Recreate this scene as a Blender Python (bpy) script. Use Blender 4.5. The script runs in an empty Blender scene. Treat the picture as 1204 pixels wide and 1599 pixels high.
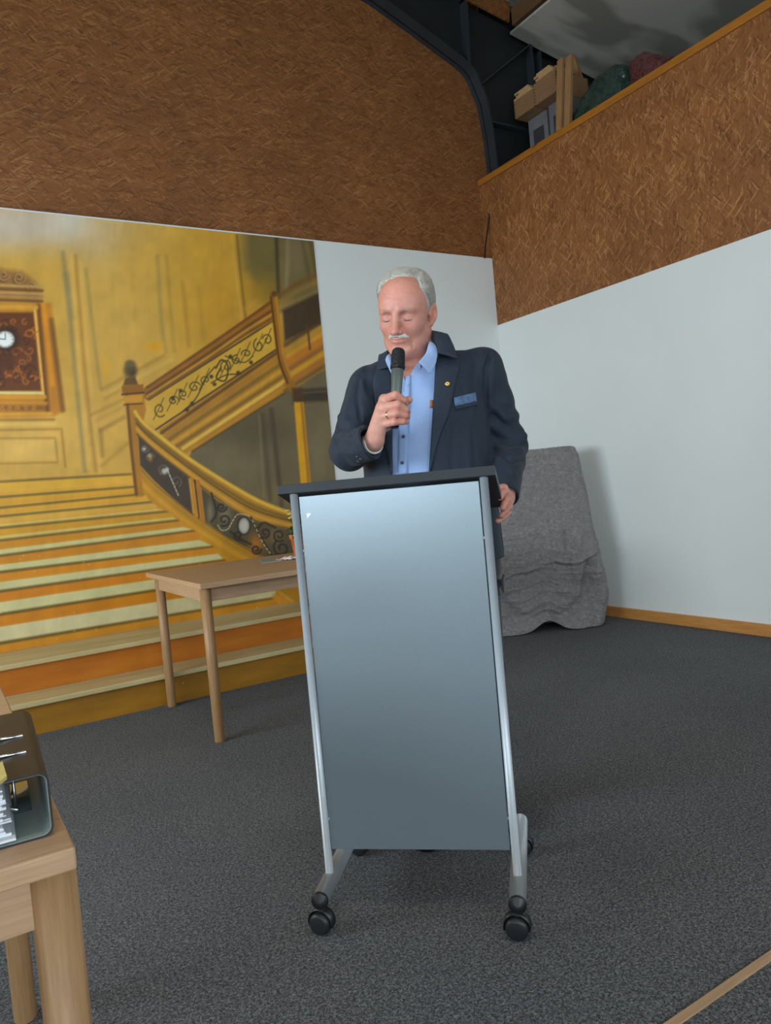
import bpy, math, random
import numpy as np
from mathutils import Matrix, Vector

# ------------------------------------------------------------------ camera
F_PX, PITCH, ROLL, YAW = 1172.48, -0.0357, -0.0901, 1.0228
CAM = np.array([0.0, 0.0, 1.1])
F = np.array([math.cos(YAW)*math.cos(PITCH), math.sin(YAW)*math.cos(PITCH), math.sin(PITCH)])
_R = np.array([math.sin(YAW), -math.cos(YAW), 0.0]); _U = np.cross(_R, F)
R = math.cos(ROLL)*_R + math.sin(ROLL)*_U
U = -math.sin(ROLL)*_R + math.cos(ROLL)*_U
FH = np.array([math.cos(YAW), math.sin(YAW), 0.0]); RH = np.array([math.sin(YAW), -math.cos(YAW), 0.0])
sc = bpy.context.scene
cd = bpy.data.cameras.new('camera'); cam = bpy.data.objects.new('camera', cd); sc.collection.objects.link(cam)
cd.sensor_fit = 'HORIZONTAL'; cd.sensor_width = 36.0; cd.lens = F_PX/1204*36.0
cd.clip_start = 0.02; cd.clip_end = 100
M = Matrix(((R[0], U[0], -F[0], CAM[0]), (R[1], U[1], -F[1], CAM[1]), (R[2], U[2], -F[2], CAM[2]), (0, 0, 0, 1)))
cam.matrix_world = M
sc.camera = cam
# ------------------------------------------------------------------ light and exposure
sc.view_settings.view_transform = 'Standard'; sc.view_settings.look = 'None'
sc.view_settings.gamma = 1.0; sc.view_settings.exposure = 0.10
sc.view_settings.use_curve_mapping = False
w = bpy.data.worlds.new('world'); sc.world = w; w.use_nodes = True
w.node_tree.nodes['Background'].inputs[0].default_value = (0.75, 0.85, 1.0, 1)
w.node_tree.nodes['Background'].inputs[1].default_value = 0.8
def area(name, loc, target, sx, sy, power, col):
    l = bpy.data.lights.new(name, 'AREA'); l.shape = 'RECTANGLE'; l.size = sx; l.size_y = sy; l.energy = power; l.color = col
    o = bpy.data.objects.new(name, l); sc.collection.objects.link(o); o.location = loc
    o.rotation_euler = (Vector(target)-Vector(loc)).to_track_quat('-Z', 'Y').to_euler(); return o
# daylight entering through the window openings of the left wall and the front wall (both outside the frame)
area('window_light_left', (-3.35, 2.4, 1.75), (0.0, 2.4, 1.75), 3.0, 1.3, 185, (0.80, 0.92, 1.0))
area('added_light_left_rear', (-3.35, -1.1, 1.75), (0.0, -1.1, 1.65), 2.9, 1.4, 55, (0.80, 0.92, 1.0))  # added, with an unseen opening, to brighten the lectern panel
area('window_light_front', (-0.9, -3.9, 1.9), (-0.9, 0.0, 1.75), 4.2, 1.5, 125, (0.80, 0.92, 1.0))
area('window_light_front_right', (2.9, -3.9, 1.9), (2.9, 0.0, 1.75), 1.8, 1.5, 45, (0.84, 0.94, 1.0))
# ceiling lamp of the hall, warm
area('ceiling_lamp', (0.2, 0.3, 4.6), (0.2, 0.3, 0.0), 1.2, 0.3, 24, (1.0, 0.9, 0.76))

# ------------------------------------------------------------------ helpers
def un(px, py, ax, v):
    d = F + R*(px-602)/F_PX - U*(py-799.5)/F_PX
    t = (v-CAM[ax])/d[ax]; return CAM + t*d
def at(px, py, D):
    d = F + R*(px-602)/F_PX - U*(py-799.5)/F_PX
    t = D/(d@FH); return CAM + t*d
def topix(P):
    d = P-CAM; z = d@F; return 602+F_PX*(d@R)/z, 799.5-F_PX*(d@U)/z
def srgb(*c):
    c = np.array(c, float)/255.0
    return tuple(np.where(c <= 0.04045, c/12.92, ((c+0.055)/1.055)**2.4))
def lin(a):
    a = np.clip(a, 0, 255)/255.0
    return np.where(a <= 0.04045, a/12.92, ((a+0.055)/1.055)**2.4)
def link(o, parent=None):
    sc.collection.objects.link(o)
    if parent is not None: o.parent = parent
    return o
def mk(name, verts, faces, mat=None, parent=None, smooth=False, mats=None, fmat=None):
    me = bpy.data.meshes.new(name)
    me.from_pydata([tuple(map(float, v)) for v in verts], [], [tuple(map(int, f)) for f in faces]); me.update()
    if smooth: me.polygons.foreach_set('use_smooth', [True]*len(me.polygons))
    o = bpy.data.objects.new(name, me)
    for m in (mats or ([mat] if mat else [])): me.materials.append(m)
    if fmat is not None: me.polygons.foreach_set('material_index', list(fmat))
    return link(o, parent)
def mknp(name, V, Q, mat, parent=None, smooth=True, mats=None, fmat=None):
    me = bpy.data.meshes.new(name); n = len(V); m = len(Q); k = Q.shape[1]
    me.vertices.add(n); me.vertices.foreach_set('co', np.asarray(V, np.float32).ravel())
    me.loops.add(m*k); me.loops.foreach_set('vertex_index', np.asarray(Q, np.int32).ravel())
    me.polygons.add(m); me.polygons.foreach_set('loop_start', np.arange(0, m*k, k, dtype=np.int32))
    me.polygons.foreach_set('loop_total', np.full(m, k, np.int32))
    me.update(calc_edges=True); me.validate()
    if smooth: me.polygons.foreach_set('use_smooth', np.ones(len(me.polygons), bool))
    for mm in (mats or [mat]): me.materials.append(mm)
    if fmat is not None: me.polygons.foreach_set('material_index', np.asarray(fmat, np.int32))
    o = bpy.data.objects.new(name, me); return link(o, parent)
def bevel(o, w=0.003, seg=2):
    m = o.modifiers.new('bevel', 'BEVEL'); m.width = w; m.segments = seg; m.limit_method = 'ANGLE'; m.angle_limit = math.radians(40); return o
class MB:
    def __init__(s): s.v = []; s.f = []
    def box(s, x0, x1, y0, y1, z0, z1, mat=None):
        P = [(x0,y0,z0),(x1,y0,z0),(x1,y1,z0),(x0,y1,z0),(x0,y0,z1),(x1,y0,z1),(x1,y1,z1),(x0,y1,z1)]
        s.hexa(P, mat); return s
    def hexa(s, P, mat=None):
        b = len(s.v)
        s.v += [tuple(mat @ Vector(p)) if mat else tuple(p) for p in P]
        s.f += [(b,b+3,b+2,b+1),(b+4,b+5,b+6,b+7),(b,b+1,b+5,b+4),(b+1,b+2,b+6,b+5),(b+2,b+3,b+7,b+6),(b+3,b,b+4,b+7)]; return s
    def tube(s, pts, r, n=16, caps=True, ell=None):
        pts = [Vector(p) for p in pts]; rs = r if hasattr(r, '__len__') else [r]*len(pts); b = len(s.v)
        up = None
        for i, p in enumerate(pts):
            t = (pts[min(i+1, len(pts)-1)]-pts[max(i-1, 0)]).normalized()
            if up is None: up = Vector((0, 0, 1)) if abs(t.z) < 0.9 else Vector((1, 0, 0))
            a = (up - t*up.dot(t)).normalized(); c = t.cross(a); up = a
            for k in range(n):
                th = 2*math.pi*k/n
                s.v.append(tuple(p + a*math.cos(th)*rs[i] + c*math.sin(th)*rs[i]))
        for i in range(len(pts)-1):
            for k in range(n):
                k2 = (k+1) % n
                s.f.append((b+i*n+k, b+(i+1)*n+k, b+(i+1)*n+k2, b+i*n+k2)[::-1])
        if caps:
            s.f.append(tuple(b+k for k in range(n))); s.f.append(tuple(b+(len(pts)-1)*n+k for k in range(n))[::-1])
        return s
    def lathe(s, prof, c=(0,0,0), ax=None, n=32):
        # prof: list of (r, h) along the axis
        b = len(s.v); ax = Vector(ax or (0,0,1)).normalized()
        a = (Vector((1,0,0)) if abs(ax.x) < 0.9 else Vector((0,1,0))); a = (a-ax*a.dot(ax)).normalized(); e = ax.cross(a)
        for r, h in prof:
            for k in range(n):
                th = 2*math.pi*k/n; s.v.append(tuple(Vector(c)+ax*h+a*math.cos(th)*r+e*math.sin(th)*r))
        for i in range(len(prof)-1):
            for k in range(n):
                k2 = (k+1) % n; s.f.append((b+i*n+k, b+i*n+k2, b+(i+1)*n+k2, b+(i+1)*n+k))
        s.f.append(tuple(b+k for k in range(n))[::-1]); s.f.append(tuple(b+(len(prof)-1)*n+k for k in range(n)))
        return s
    def prism(s, poly, z0, z1, mapf=None):
        # polygon in (a,b), extruded along c ; mapf(a,b,c)->xyz
        mapf = mapf or (lambda a, b_, c: (a, b_, c)); b = len(s.v); n = len(poly)
        for z in (z0, z1):
            for p in poly: s.v.append(tuple(mapf(p[0], p[1], z)))
        s.f.append(tuple(range(b, b+n))[::-1]); s.f.append(tuple(range(b+n, b+2*n)))
        for k in range(n):
            k2 = (k+1) % n; s.f.append((b+k, b+k2, b+n+k2, b+n+k))
        return s
    def build(s, name, mat=None, parent=None, smooth=False, bev=None):
        o = mk(name, s.v, s.f, mat, parent, False)
        if smooth:
            o.data.polygons.foreach_set('use_smooth', [len(p.vertices) <= 4 for p in o.data.polygons])
        if bev: bevel(o, bev)
        return o
def empty(name, loc=(0,0,0), rz=0.0):
    o = bpy.data.objects.new(name, None); o.location = loc; o.rotation_euler = (0, 0, rz); o.empty_display_size = 0.1
    return link(o)
def tag(o, label=None, cat=None, group=None, kind=None):
    if label: o['label'] = label
    if cat: o['category'] = cat
    if group: o['group'] = group
    if kind: o['kind'] = kind
    return o
def struct(o): o['kind'] = 'structure'; return o

# ------------------------------------------------------------------ materials
class NT:
    def __init__(s, name):
        s.m = bpy.data.materials.new(name); s.m.use_nodes = True; s.t = s.m.node_tree; s.b = s.t.nodes['Principled BSDF']
    def n(s, typ, **kw):
        nd = s.t.nodes.new(typ)
        for k, v in kw.items():
            if k.startswith('i_'):
                key = k[2:]; key = int(key) if key.isdigit() else key.replace('_', ' '); nd.inputs[key].default_value = v
            else: setattr(nd, k, v)
        return nd
    def l(s, a, b): s.t.links.new(a, b)
    def coord(s, scale=(1,1,1), rot=(0,0,0), which='Object', loc=(0,0,0)):
        tc = s.n('ShaderNodeTexCoord'); mp = s.n('ShaderNodeMapping'); mp.inputs['Scale'].default_value = scale
        mp.inputs['Rotation'].default_value = rot; mp.inputs['Location'].default_value = loc
        s.l(tc.outputs[which], mp.inputs['Vector']); return mp.outputs[0]
    def noise(s, vec, scale, detail=4, rough=0.5, dist=0.0):
        nd = s.n('ShaderNodeTexNoise'); nd.inputs['Scale'].default_value = scale; nd.inputs['Detail'].default_value = detail
        nd.inputs['Roughness'].default_value = rough; nd.inputs['Distortion'].default_value = dist
        if vec is not None: s.l(vec, nd.inputs['Vector'])
        return nd.outputs['Fac']
    def ramp(s, fac, stops, interp='LINEAR'):
        r = s.n('ShaderNodeValToRGB'); r.color_ramp.interpolation = interp; el = r.color_ramp.elements
        while len(el) < len(stops): el.new(0.5)
        for e, (p, c) in zip(el, stops): e.position = p; e.color = (*c, 1) if len(c) == 3 else c
        s.l(fac, r.inputs[0]); return r.outputs[0]
    def mix(s, fac, a, b, mode='MIX'):
        m = s.n('ShaderNodeMix', data_type='RGBA', blend_type=mode)
        for sock, v in ((m.inputs[0], fac), (m.inputs[6], a), (m.inputs[7], b)):
            if isinstance(v, (int, float)): sock.default_value = v
            elif isinstance(v, tuple): sock.default_value = (*v, 1) if len(v) == 3 else v
            else: s.l(v, sock)
        return m.outputs[2]
    def bump(s, h, strength=0.3, dist=0.01):
        b = s.n('ShaderNodeBump'); b.inputs['Strength'].default_value = strength; b.inputs['Distance'].default_value = dist
        s.l(h, b.inputs['Height']); s.l(b.outputs[0], s.b.inputs['Normal'])
    def set(s, col=None, rough=None, metal=None, spec=None, **kw):
        if col is not None:
            if isinstance(col, tuple): s.b.inputs['Base Color'].default_value = (*col, 1)
            else: s.l(col, s.b.inputs['Base Color'])
        if rough is not None:
            if isinstance(rough, (int, float)): s.b.inputs['Roughness'].default_value = rough
            else: s.l(rough, s.b.inputs['Roughness'])
        if metal is not None: s.b.inputs['Metallic'].default_value = metal
        if spec is not None: s.b.inputs['Specular IOR Level'].default_value = spec
        for k, v in kw.items(): s.b.inputs[k.replace('_', ' ')].default_value = v
        return s
def plain(name, col, rough=0.5, metal=0.0, spec=0.5, var=0.06, nscale=30, bump=0.0, bscale=200):
    t = NT(name); v = t.noise(t.coord(), nscale, 3)
    c1 = tuple(max(0, c*(1-var)) for c in col); c2 = tuple(min(1, c*(1+var)) for c in col)
    t.set(t.ramp(v, [(0.3, c1), (0.7, c2)]), rough, metal, spec)
    if bump: t.bump(t.noise(t.coord(), bscale, 2), bump, 0.002)
    return t.m
def osb(name, vertical, tint):
    t = NT(name); tc = t.n('ShaderNodeTexCoord')
    # strands lie mainly along one direction; every layer is a stretched cell pattern turned by its own angle
    warp = t.n('ShaderNodeTexNoise'); warp.inputs['Scale'].default_value = 3.0; warp.inputs['Detail'].default_value = 2
    t.l(tc.outputs['Object'], warp.inputs['Vector'])
    wv = t.n('ShaderNodeVectorMath', operation='SCALE'); wv.inputs['Scale'].default_value = 0.07; t.l(warp.outputs['Color'], wv.inputs[0])
    ad = t.n('ShaderNodeVectorMath', operation='ADD'); t.l(tc.outputs['Object'], ad.inputs[0]); t.l(wv.outputs[0], ad.inputs[1])
    dark, mid, lite = [tuple(tint*np.array(srgb(*c))) for c in ((112, 68, 36), (146, 94, 52), (176, 124, 76) if not vertical else (186, 134, 84))]
    # wall plane coordinates: board plane uses object X(or Y) and Z
    prev = None
    for i, (ang, sl, sw) in enumerate((((0.08, 6, 60), (-0.26, 9, 100), (0.30, 8, 90), (-0.10, 11, 140), (0.60, 13, 140), (-0.75, 17, 160)) if not vertical else ((0.10, 7, 50), (-0.32, 9, 85), (0.36, 8, 75), (-0.12, 12, 125), (0.7, 13, 125), (-0.85, 16, 145)))):
        mp = t.n('ShaderNodeMapping')
        sx, sz = (sw, sl) if vertical else (sl, sw)
        if vertical == 'y': pass
        rm = t.n('ShaderNodeMapping')
        # rotate in wall plane, then stretch
        if vertical:   # wall plane is Y-Z
            rm.inputs['Rotation'].default_value = (ang, 0, 0); mp.inputs['Scale'].default_value = (1.0, sw, sl)
        else:          # wall plane is X-Z
            rm.inputs['Rotation'].default_value = (0, ang, 0); mp.inputs['Scale'].default_value = (sl, 1.0, sw)
        rm.inputs['Location'].default_value = (i*3.1, i*1.7, i*2.3)
        t.l(ad.outputs[0], rm.inputs['Vector']); t.l(rm.outputs[0], mp.inputs['Vector'])
        vo = t.n('ShaderNodeTexVoronoi'); vo.inputs['Scale'].default_value = 1.0; t.l(mp.outputs[0], vo.inputs['Vector'])
        sep = t.n('ShaderNodeSeparateColor'); t.l(vo.outputs['Color'], sep.inputs[0])
        col = t.ramp(sep.outputs[0], [(0.0, dark), (0.32, mid), (0.72, mid), (1.0, lite)])
        if prev is None: prev = col
        else:
            m = t.n('ShaderNodeMath', operation='GREATER_THAN'); t.l(sep.outputs[1], m.inputs[0]); m.inputs[1].default_value = 0.52 if i < 4 else 0.74
            prev = t.mix(m.outputs[0], prev, col)
    big = t.noise(tc.outputs['Object'], 2.2, 3)
    prev = t.mix(1.0, prev, t.ramp(big, [(0.3, (0.82, 0.80, 0.78)), (0.7, (1.05, 1.03, 1.0))]), 'MULTIPLY')
    t.set(prev, 0.55, 0, 0.35)
    t.bump(t.noise(tc.outputs['Object'], 90, 3), 0.25, 0.002)
    return t.m
def wood(name, c1, c2, axis='x', ringscale=1.0, rough=0.45, knots=False):
    t = NT(name)
    s = {'x': (1.2, 22, 22), 'y': (22, 1.2, 22), 'z': (22, 22, 1.2)}[axis]
    v = t.coord(tuple(k*ringscale for k in s))
    n1 = t.noise(v, 2.0, 6, 0.6, 0.8); n2 = t.noise(v, 9.0, 4, 0.6)
    col = t.ramp(n1, [(0.25, c1), (0.5, tuple((a+b)/2 for a, b in zip(c1, c2))), (0.75, c2)])
    col = t.mix(0.35, col, t.ramp(n2, [(0.3, tuple(k*0.7 for k in c1)), (0.7, c2)]))
    if knots:
        vo = t.n('ShaderNodeTexVoronoi'); vo.inputs['Scale'].default_value = 1.0
        s2 = {'x': (3.0, 14, 14), 'y': (14, 3.0, 14), 'z': (14, 14, 3)}[axis]
        t.l(t.coord(s2), vo.inputs['Vector'])
        col = t.mix(t.ramp(vo.outputs['Distance'], [(0.06, (1, 1, 1)), (0.16, (0, 0, 0))]), col, tuple(k*0.35 for k in c1))
    t.set(col, rough, 0, 0.4); t.bump(n2, 0.08, 0.001); return t.m

MAT = {}
MAT['osb_left'] = osb('osb_strands_horizontal', False, 0.9)
MAT['osb_right'] = osb('osb_strands_vertical', True, 1.0)
MAT['oak_x'] = wood('light_oak_x', srgb(176, 138, 104), srgb(206, 170, 134), 'x')
MAT['oak_y'] = wood('light_oak_y', srgb(176, 138, 104), srgb(206, 170, 134), 'y')
MAT['oak_z'] = wood('light_oak_z', srgb(172, 134, 100), srgb(204, 166, 128), 'z')
MAT['pine_y'] = wood('pine_y', srgb(186, 124, 60), srgb(216, 156, 88), 'y', knots=True)
MAT['beam_y'] = wood('varnished_beam', srgb(150, 92, 26), srgb(184, 120, 44), 'y', knots=True)
MAT['pine_z'] = wood('pine_z', srgb(190, 150, 100), srgb(216, 178, 130), 'z')
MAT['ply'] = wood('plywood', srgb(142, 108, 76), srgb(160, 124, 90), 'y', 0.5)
MAT['pine_loft'] = wood('pine_shaded', srgb(152, 114, 74), srgb(180, 140, 96), 'z')  # darker copy of the pine, the dimness of the loft put into its colour
MAT['white_wall'] = plain('white_wall_paint', srgb(228, 232, 230), 0.6, var=0.012, nscale=3, bump=0.05, bscale=140)
MAT['alu'] = plain('silver_tube', srgb(186, 194, 200), 0.36, 0.35, var=0.02)
MAT['black_plastic'] = plain('black_plastic', srgb(26, 28, 30), 0.38)
MAT['dark_steel'] = plain('dark_painted_steel', srgb(34, 38, 40), 0.5, 0.0, var=0.12, nscale=8)
MAT['dark_steel2'] = plain('dark_steel_flange', srgb(48, 56, 62), 0.42, 0.1, var=0.1, nscale=8)

def carpet():
    t = NT('charcoal_carpet'); v = t.coord()
    n1 = t.noise(v, 420, 2, 0.8); n2 = t.noise(v, 130, 4, 0.9); n3 = t.noise(v, 1.3, 3)
    c = t.ramp(n1, [(0.40, srgb(30, 32, 35)), (0.5, srgb(78, 81, 86)), (0.60, srgb(160, 162, 164))])
    vo = t.n('ShaderNodeTexVoronoi'); vo.inputs['Scale'].default_value = 330; t.l(v, vo.inputs['Vector']); sp = t.n('ShaderNodeSeparateColor'); t.l(vo.outputs['Color'], sp.inputs[0])
    c = t.mix(0.6, c, t.ramp(sp.outputs[0], [(0.1, srgb(34, 36, 39)), (0.6, srgb(80, 83, 88)), (0.95, srgb(156, 158, 160))]))
    c = t.mix(0.4, c, t.ramp(n2, [(0.42, srgb(26, 27, 30)), (0.5, srgb(78, 80, 84)), (0.58, srgb(162, 162, 162))]))
    c = t.mix(1.0, c, t.ramp(n3, [(0.3, (0.88, 0.88, 0.9)), (0.7, (1.05, 1.04, 1.02))]), 'MULTIPLY')
    t.set(c, 0.95, 0, 0.15); t.bump(vo.outputs['Distance'], 0.35, 0.0015); return t.m
MAT['carpet'] = carpet()
def panel_mat():
    t = NT('satin_silver_panel'); v = t.coord((1, 1, 1))
    n = t.noise(v, 700, 2)
    t.set(t.ramp(n, [(0.3, srgb(152, 166, 174)), (0.7, srgb(160, 174, 182))]), 0.27, 0.62, 0.5)
    return t.m
MAT['panel'] = panel_mat()
def plasterboard():
    t = NT('filled_plasterboard'); v = t.coord()
    n = t.noise(t.coord((0.5, 1.6, 1.0), (0, 0, 0.5)), 1.2, 3, 0.5, 0.5)
    m = t.ramp(n, [(0.50, (0, 0, 0)), (0.58, (1, 1, 1))])
    c = t.mix(m, srgb(140, 138, 128), srgb(186, 182, 172))
    t.set(c, 0.75, 0, 0.2); return t.m
MAT['plasterboard'] = plasterboard()

# ================================================================== ROOM
XR, YB, XL, YF = 4.183, 4.80, -3.0, -3.6
H1, H2, HB = 2.8855, 2.336, 3.50
fl = MB().box(XL-0.1, XR+0.05, YF-0.1, YB+0.08, -0.05, 0.0).build('floor', MAT['carpet']); struct(fl)
# back wall: white lining, OSB above it set back behind the lining
struct(MB().box(XL, XR, YB, YB+0.075, 0, H1).build('wall_back', MAT['white_wall']))
struct(MB().box(XL, 4.32, YB+0.086, YB+0.10, 2.5, 6.2).build('wall_back_upper', MAT['osb_left']))
# right wall: white below, OSB parapet of the loft above
struct(MB().box(XR, XR+0.12, YF, YB+0.086, 0, H2).build('wall_right', MAT['white_wall']))
struct(MB().box(XR-0.004, XR+0.12, YF, YB+0.085, H2, HB).build('wall_right_upper', MAT['osb_right']))
struct(bevel(MB().box(XR-0.022, XR+0.14, YF, YB+0.085, HB, HB+0.05).build('trim_1', MAT['beam_y']), 0.004))
struct(bevel(MB().box(XR-0.02, XR, YF, 4.78, 0.0, 0.075).build('baseboard_right', MAT['pine_y']), 0.004))
# left and front walls with window openings (behind the viewer)
def wall_with_holes(name, ax, c0, c1, a0, a1, z1, holes, zlo, zhi):
    m = MB()
    def bx(a, b, z0, z1_):
        if ax == 'x': m.box(c0, c1, a, b, z0, z1_)
        else: m.box(a, b, c0, c1, z0, z1_)
    bx(a0, a1, 0, zlo); bx(a0, a1, zhi, z1); cur = a0
    for h0, h1 in holes: bx(cur, h0, zlo, zhi); cur = h1
    bx(cur, a1, zlo, zhi)
    return struct(m.build(name, MAT['white_wall']))
wall_with_holes('wall_left', 'x', XL-0.12, XL, YF, YB+0.1, 6.3, [(-2.6, 0.4), (0.9, 3.9)], 1.05, 2.4)
wall_with_holes('wall_front', 'y', YF-0.12, YF, XL, 7.0, 6.3, [(-3.0+0.3, 1.2), (2.0, 3.8)], 1.05, 2.7)
MAT['frame_white'] = plain('window_frame_white', srgb(225, 228, 228), 0.4, var=0.01)
def window(name, ax, c, a0, a1, z0, z1, n):
    m = MB(); f = 0.05
    def bx(a, b, z0_, z1_):
        if ax == 'x': m.box(c-0.03, c+0.03, a, b, z0_, z1_)
        else: m.box(a, b, c-0.03, c+0.03, z0_, z1_)
    bx(a0, a1, z0, z0+f); bx(a0, a1, z1-f, z1)
    for i in range(n+1):
        t = a0+(a1-a0-f)*i/n; bx(t, t+f, z0, z1)
    struct(m.build(name, MAT['frame_white']))
window('window_1', 'x', XL-0.06, 0.9, 3.9, 1.05, 2.4, 3)
window('added_window', 'x', XL-0.06, -2.6, 0.4, 1.05, 2.4, 3)  # unseen extra window, added for the light on the lectern panel
window('window_2', 'y', YF-0.06, -2.7, 1.2, 1.05, 2.7, 4)
window('window_3', 'y', YF-0.06, 2.0, 3.8, 1.05, 2.7, 2)
# floor transition strip
t = MB().box(0.55, 4.15, 0.966, 0.984, 0.0, 0.005).build('trim_2', MAT['oak_x']); struct(t)

# ---- steel portal frame in the plane of the back wall
inner = [(-3.0, 5.86), (2.3, 5.02), (3.258, 4.746), (3.605, 4.614), (4.025, 4.444), (4.09, 4.405), (4.135, 4.36), (4.227, 4.165), (4.264, 3.884), (4.278, 3.600), (4.285, 3.0)]
outer = [(4.87, 3.0), (4.87, 4.70), (4.72, 4.80), (4.568, 4.878), (4.081, 4.955), (-3.0, 6.07)]
fr = empty('steel_frame', (4.5, YB, 3.0)); struct(fr)
off = Vector((4.5, YB, 3.0))
MX = lambda a, b, c: Vector((a, c, b))-off
MB().prism((inner+outer)[::-1], YB+0.03, YB+0.045, MX).build('web', MAT['dark_steel'], fr)
m = MB()
for a, b in zip(inner[:-1], inner[1:]):
    a = Vector((a[0], a[1])); b = Vector((b[0], b[1])); n = Vector(((b-a).y, -(b-a).x)).normalized()
    if n.x < 0 and a.x < 4: n = -n
    if n.y < 0 and a.x < 4.05: n = -n
    if a.x >= 4.05 and n.x < 0: n = -n
    e = n*0.016
    m.prism([tuple(a), tuple(b), tuple(b+e), tuple(a+e)], YB-0.045, YB+0.084, MX)
m.build('inner_flange', MAT['dark_steel2'], fr)
m = MB()
m.prism([(4.865, 3.0), (4.885, 3.0), (4.885, 4.70), (4.865, 4.70)], YB-0.045, YB+0.084, MX)
m.prism([(4.081, 4.955), (-3.0, 6.07), (-3.0, 6.085), (4.081, 4.97)], YB-0.045, YB+0.084, MX)
m.build('outer_flange', MAT['dark_steel2'], fr)
m = MB()   # stiffeners of the knee
def stiff(a, b, w=0.014):
    a = Vector(a); b = Vector(b); n = Vector(((b-a).y, -(b-a).x)).normalized()*w
    m.prism([tuple(a-n), tuple(b-n), tuple(b+n), tuple(a+n)][::-1], YB-0.04, YB+0.03, MX)
stiff((4.08, 4.42), (4.10, 4.93)); stiff((4.20, 4.30), (4.80, 4.76), 0.007); stiff((4.78, 4.74), (4.79, 4.30), 0.012)
stiff((4.262, 4.0), (4.86, 4.0), 0.006)
m.build('stiffener', MAT['dark_steel2'], fr)

# ---- roof over the hall, purlin, strip board, plasterboard over the loft
rz = lambda x: 5.13-0.158*(x-4.08)
def ribbed():
    v = []; f = []; n = 0
    ys = []; y = YF
    while y < YB+0.2:
        for dy, dz in ((0, 0), (0.05, 0), (0.065, 0.035), (0.105, 0.035)): ys.append((y+dy, dz))
        y += 0.12
    for yy, dz in ys: v += [(XL-0.1, yy, rz(XL-0.1)+dz), (7.0, yy, rz(7.0)+dz)]
    for i in range(len(ys)-1): f.append((2*i, 2*i+2, 2*i+3, 2*i+1))
    return v, f
v, f = ribbed()
MAT['roof_sheet'] = plain('roof_sheet_metal', srgb(150, 146, 134), 0.55, 0.2, var=0.08, nscale=6)
struct(mk('ceiling', v, f, MAT['roof_sheet']))
MAT['purlin'] = wood('purlin', srgb(92, 66, 44), srgb(120, 90, 62), 'y')
m = MB(); P = [(4.57, YF), (4.69, YF), (4.69, YB-0.05), (4.57, YB-0.05)]
m.prism(P, 4.84, 4.98); struct(m.build('trim_3', MAT['purlin']))
struct(MB().prism([(4.02, 4.968), (4.56, 4.883), (4.585, 5.045), (4.02, 5.134)], YB-0.03, YB-0.012, lambda a, b, c: (a, c, b)).build('trim_4', MAT['osb_left']))
dz_ = lambda x: 4.775-0.17*(x-4.557)
struct(MB().prism([(4.557, dz_(4.557)), (7.0, dz_(7.0)), (7.0, dz_(7.0)+0.02), (4.557, dz_(4.557)+0.02)][::-1], YF, YB-0.03, lambda a, b, c: (a, c, b)).build('ceiling_loft', MAT['plasterboard']))
MAT['dark_wall'] = plain('dark_wall_sheet', srgb(40, 44, 44), 0.8)
struct(MB().box(4.33, 7.0, YB+0.09, YB+0.12, 2.9, 5.2).build('wall_loft_end', MAT['dark_wall']))
struct(MB().box(6.9, 7.0, YF, YB+0.1, 2.9, 4.6).build('wall_loft_side', MAT['dark_wall']))
struct(MB().box(XR+0.12, 7.0, YF, YB+0.09, 2.90, 3.0).build('floor_loft', MAT['purlin']))

# ================================================================== MURAL
def sdpoly(x, y, P):
    P = np.array(P, float); n = len(P); d = np.full(x.shape, 1e9); s = np.ones(x.shape)
    for i in range(n):
        a = P[i]; b = P[i-1]; ex, ey = b[0]-a[0], b[1]-a[1]; wx, wy = x-a[0], y-a[1]
        t = np.clip((wx*ex+wy*ey)/(ex*ex+ey*ey+1e-12), 0, 1); bx, by = wx-ex*t, wy-ey*t
        d = np.minimum(d, bx*bx+by*by)
        c1 = y >= a[1]; c2 = y < b[1]; c3 = ex*wy > ey*wx
        s = np.where((c1 & c2 & c3) | (~c1 & ~c2 & ~c3), -s, s)
    return s*np.sqrt(d)
def sdline(x, y, P):
    d = np.full(x.shape, 1e9)
    for a, b in zip(P[:-1], P[1:]):
        ex, ey = b[0]-a[0], b[1]-a[1]; wx, wy = x-a[0], y-a[1]
        t = np.clip((wx*ex+wy*ey)/(ex*ex+ey*ey+1e-12), 0, 1); d = np.minimum(d, (wx-ex*t)**2+(wy-ey*t)**2)
    return np.sqrt(d)
class Paint:
    def __init__(s, x, y, base):
        s.x = x; s.y = y; s.c = np.tile(np.array(base, float), (len(x), 1))
    def _sel(s, P, m):
        P = np.array(P, float)
        return np.nonzero((s.x > P[:, 0].min()-m) & (s.x < P[:, 0].max()+m) & (s.y > P[:, 1].min()-m) & (s.y < P[:, 1].max()+m))[0]
    def _bl(s, i, a, col):
        a = np.clip(a, 0, 1)[:, None]; s.c[i] = s.c[i]*(1-a)+np.array(col, float)*a
    def poly(s, P, col, fe=1.5, al=1.0):
        i = s._sel(P, fe*2)
        if len(i): s._bl(i, al*np.clip(0.5-sdpoly(s.x[i], s.y[i], P)/(2*fe), 0, 1), col)
    def line(s, P, w, col, fe=1.5, al=1.0):
        i = s._sel(P, w+fe*2)
        if len(i): s._bl(i, al*np.clip(0.5-(sdline(s.x[i], s.y[i], P)-w/2)/(2*fe), 0, 1), col)
    def blob(s, cx, cy, rx, ry, col, al=1.0, hard=1.0):
        i = s._sel([(cx-rx*2.5, cy-ry*2.5), (cx+rx*2.5, cy+ry*2.5)], 0)
        if len(i):
            r = ((s.x[i]-cx)/rx)**2+((s.y[i]-cy)/ry)**2; s._bl(i, al*np.exp(-r**hard), col)
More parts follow.
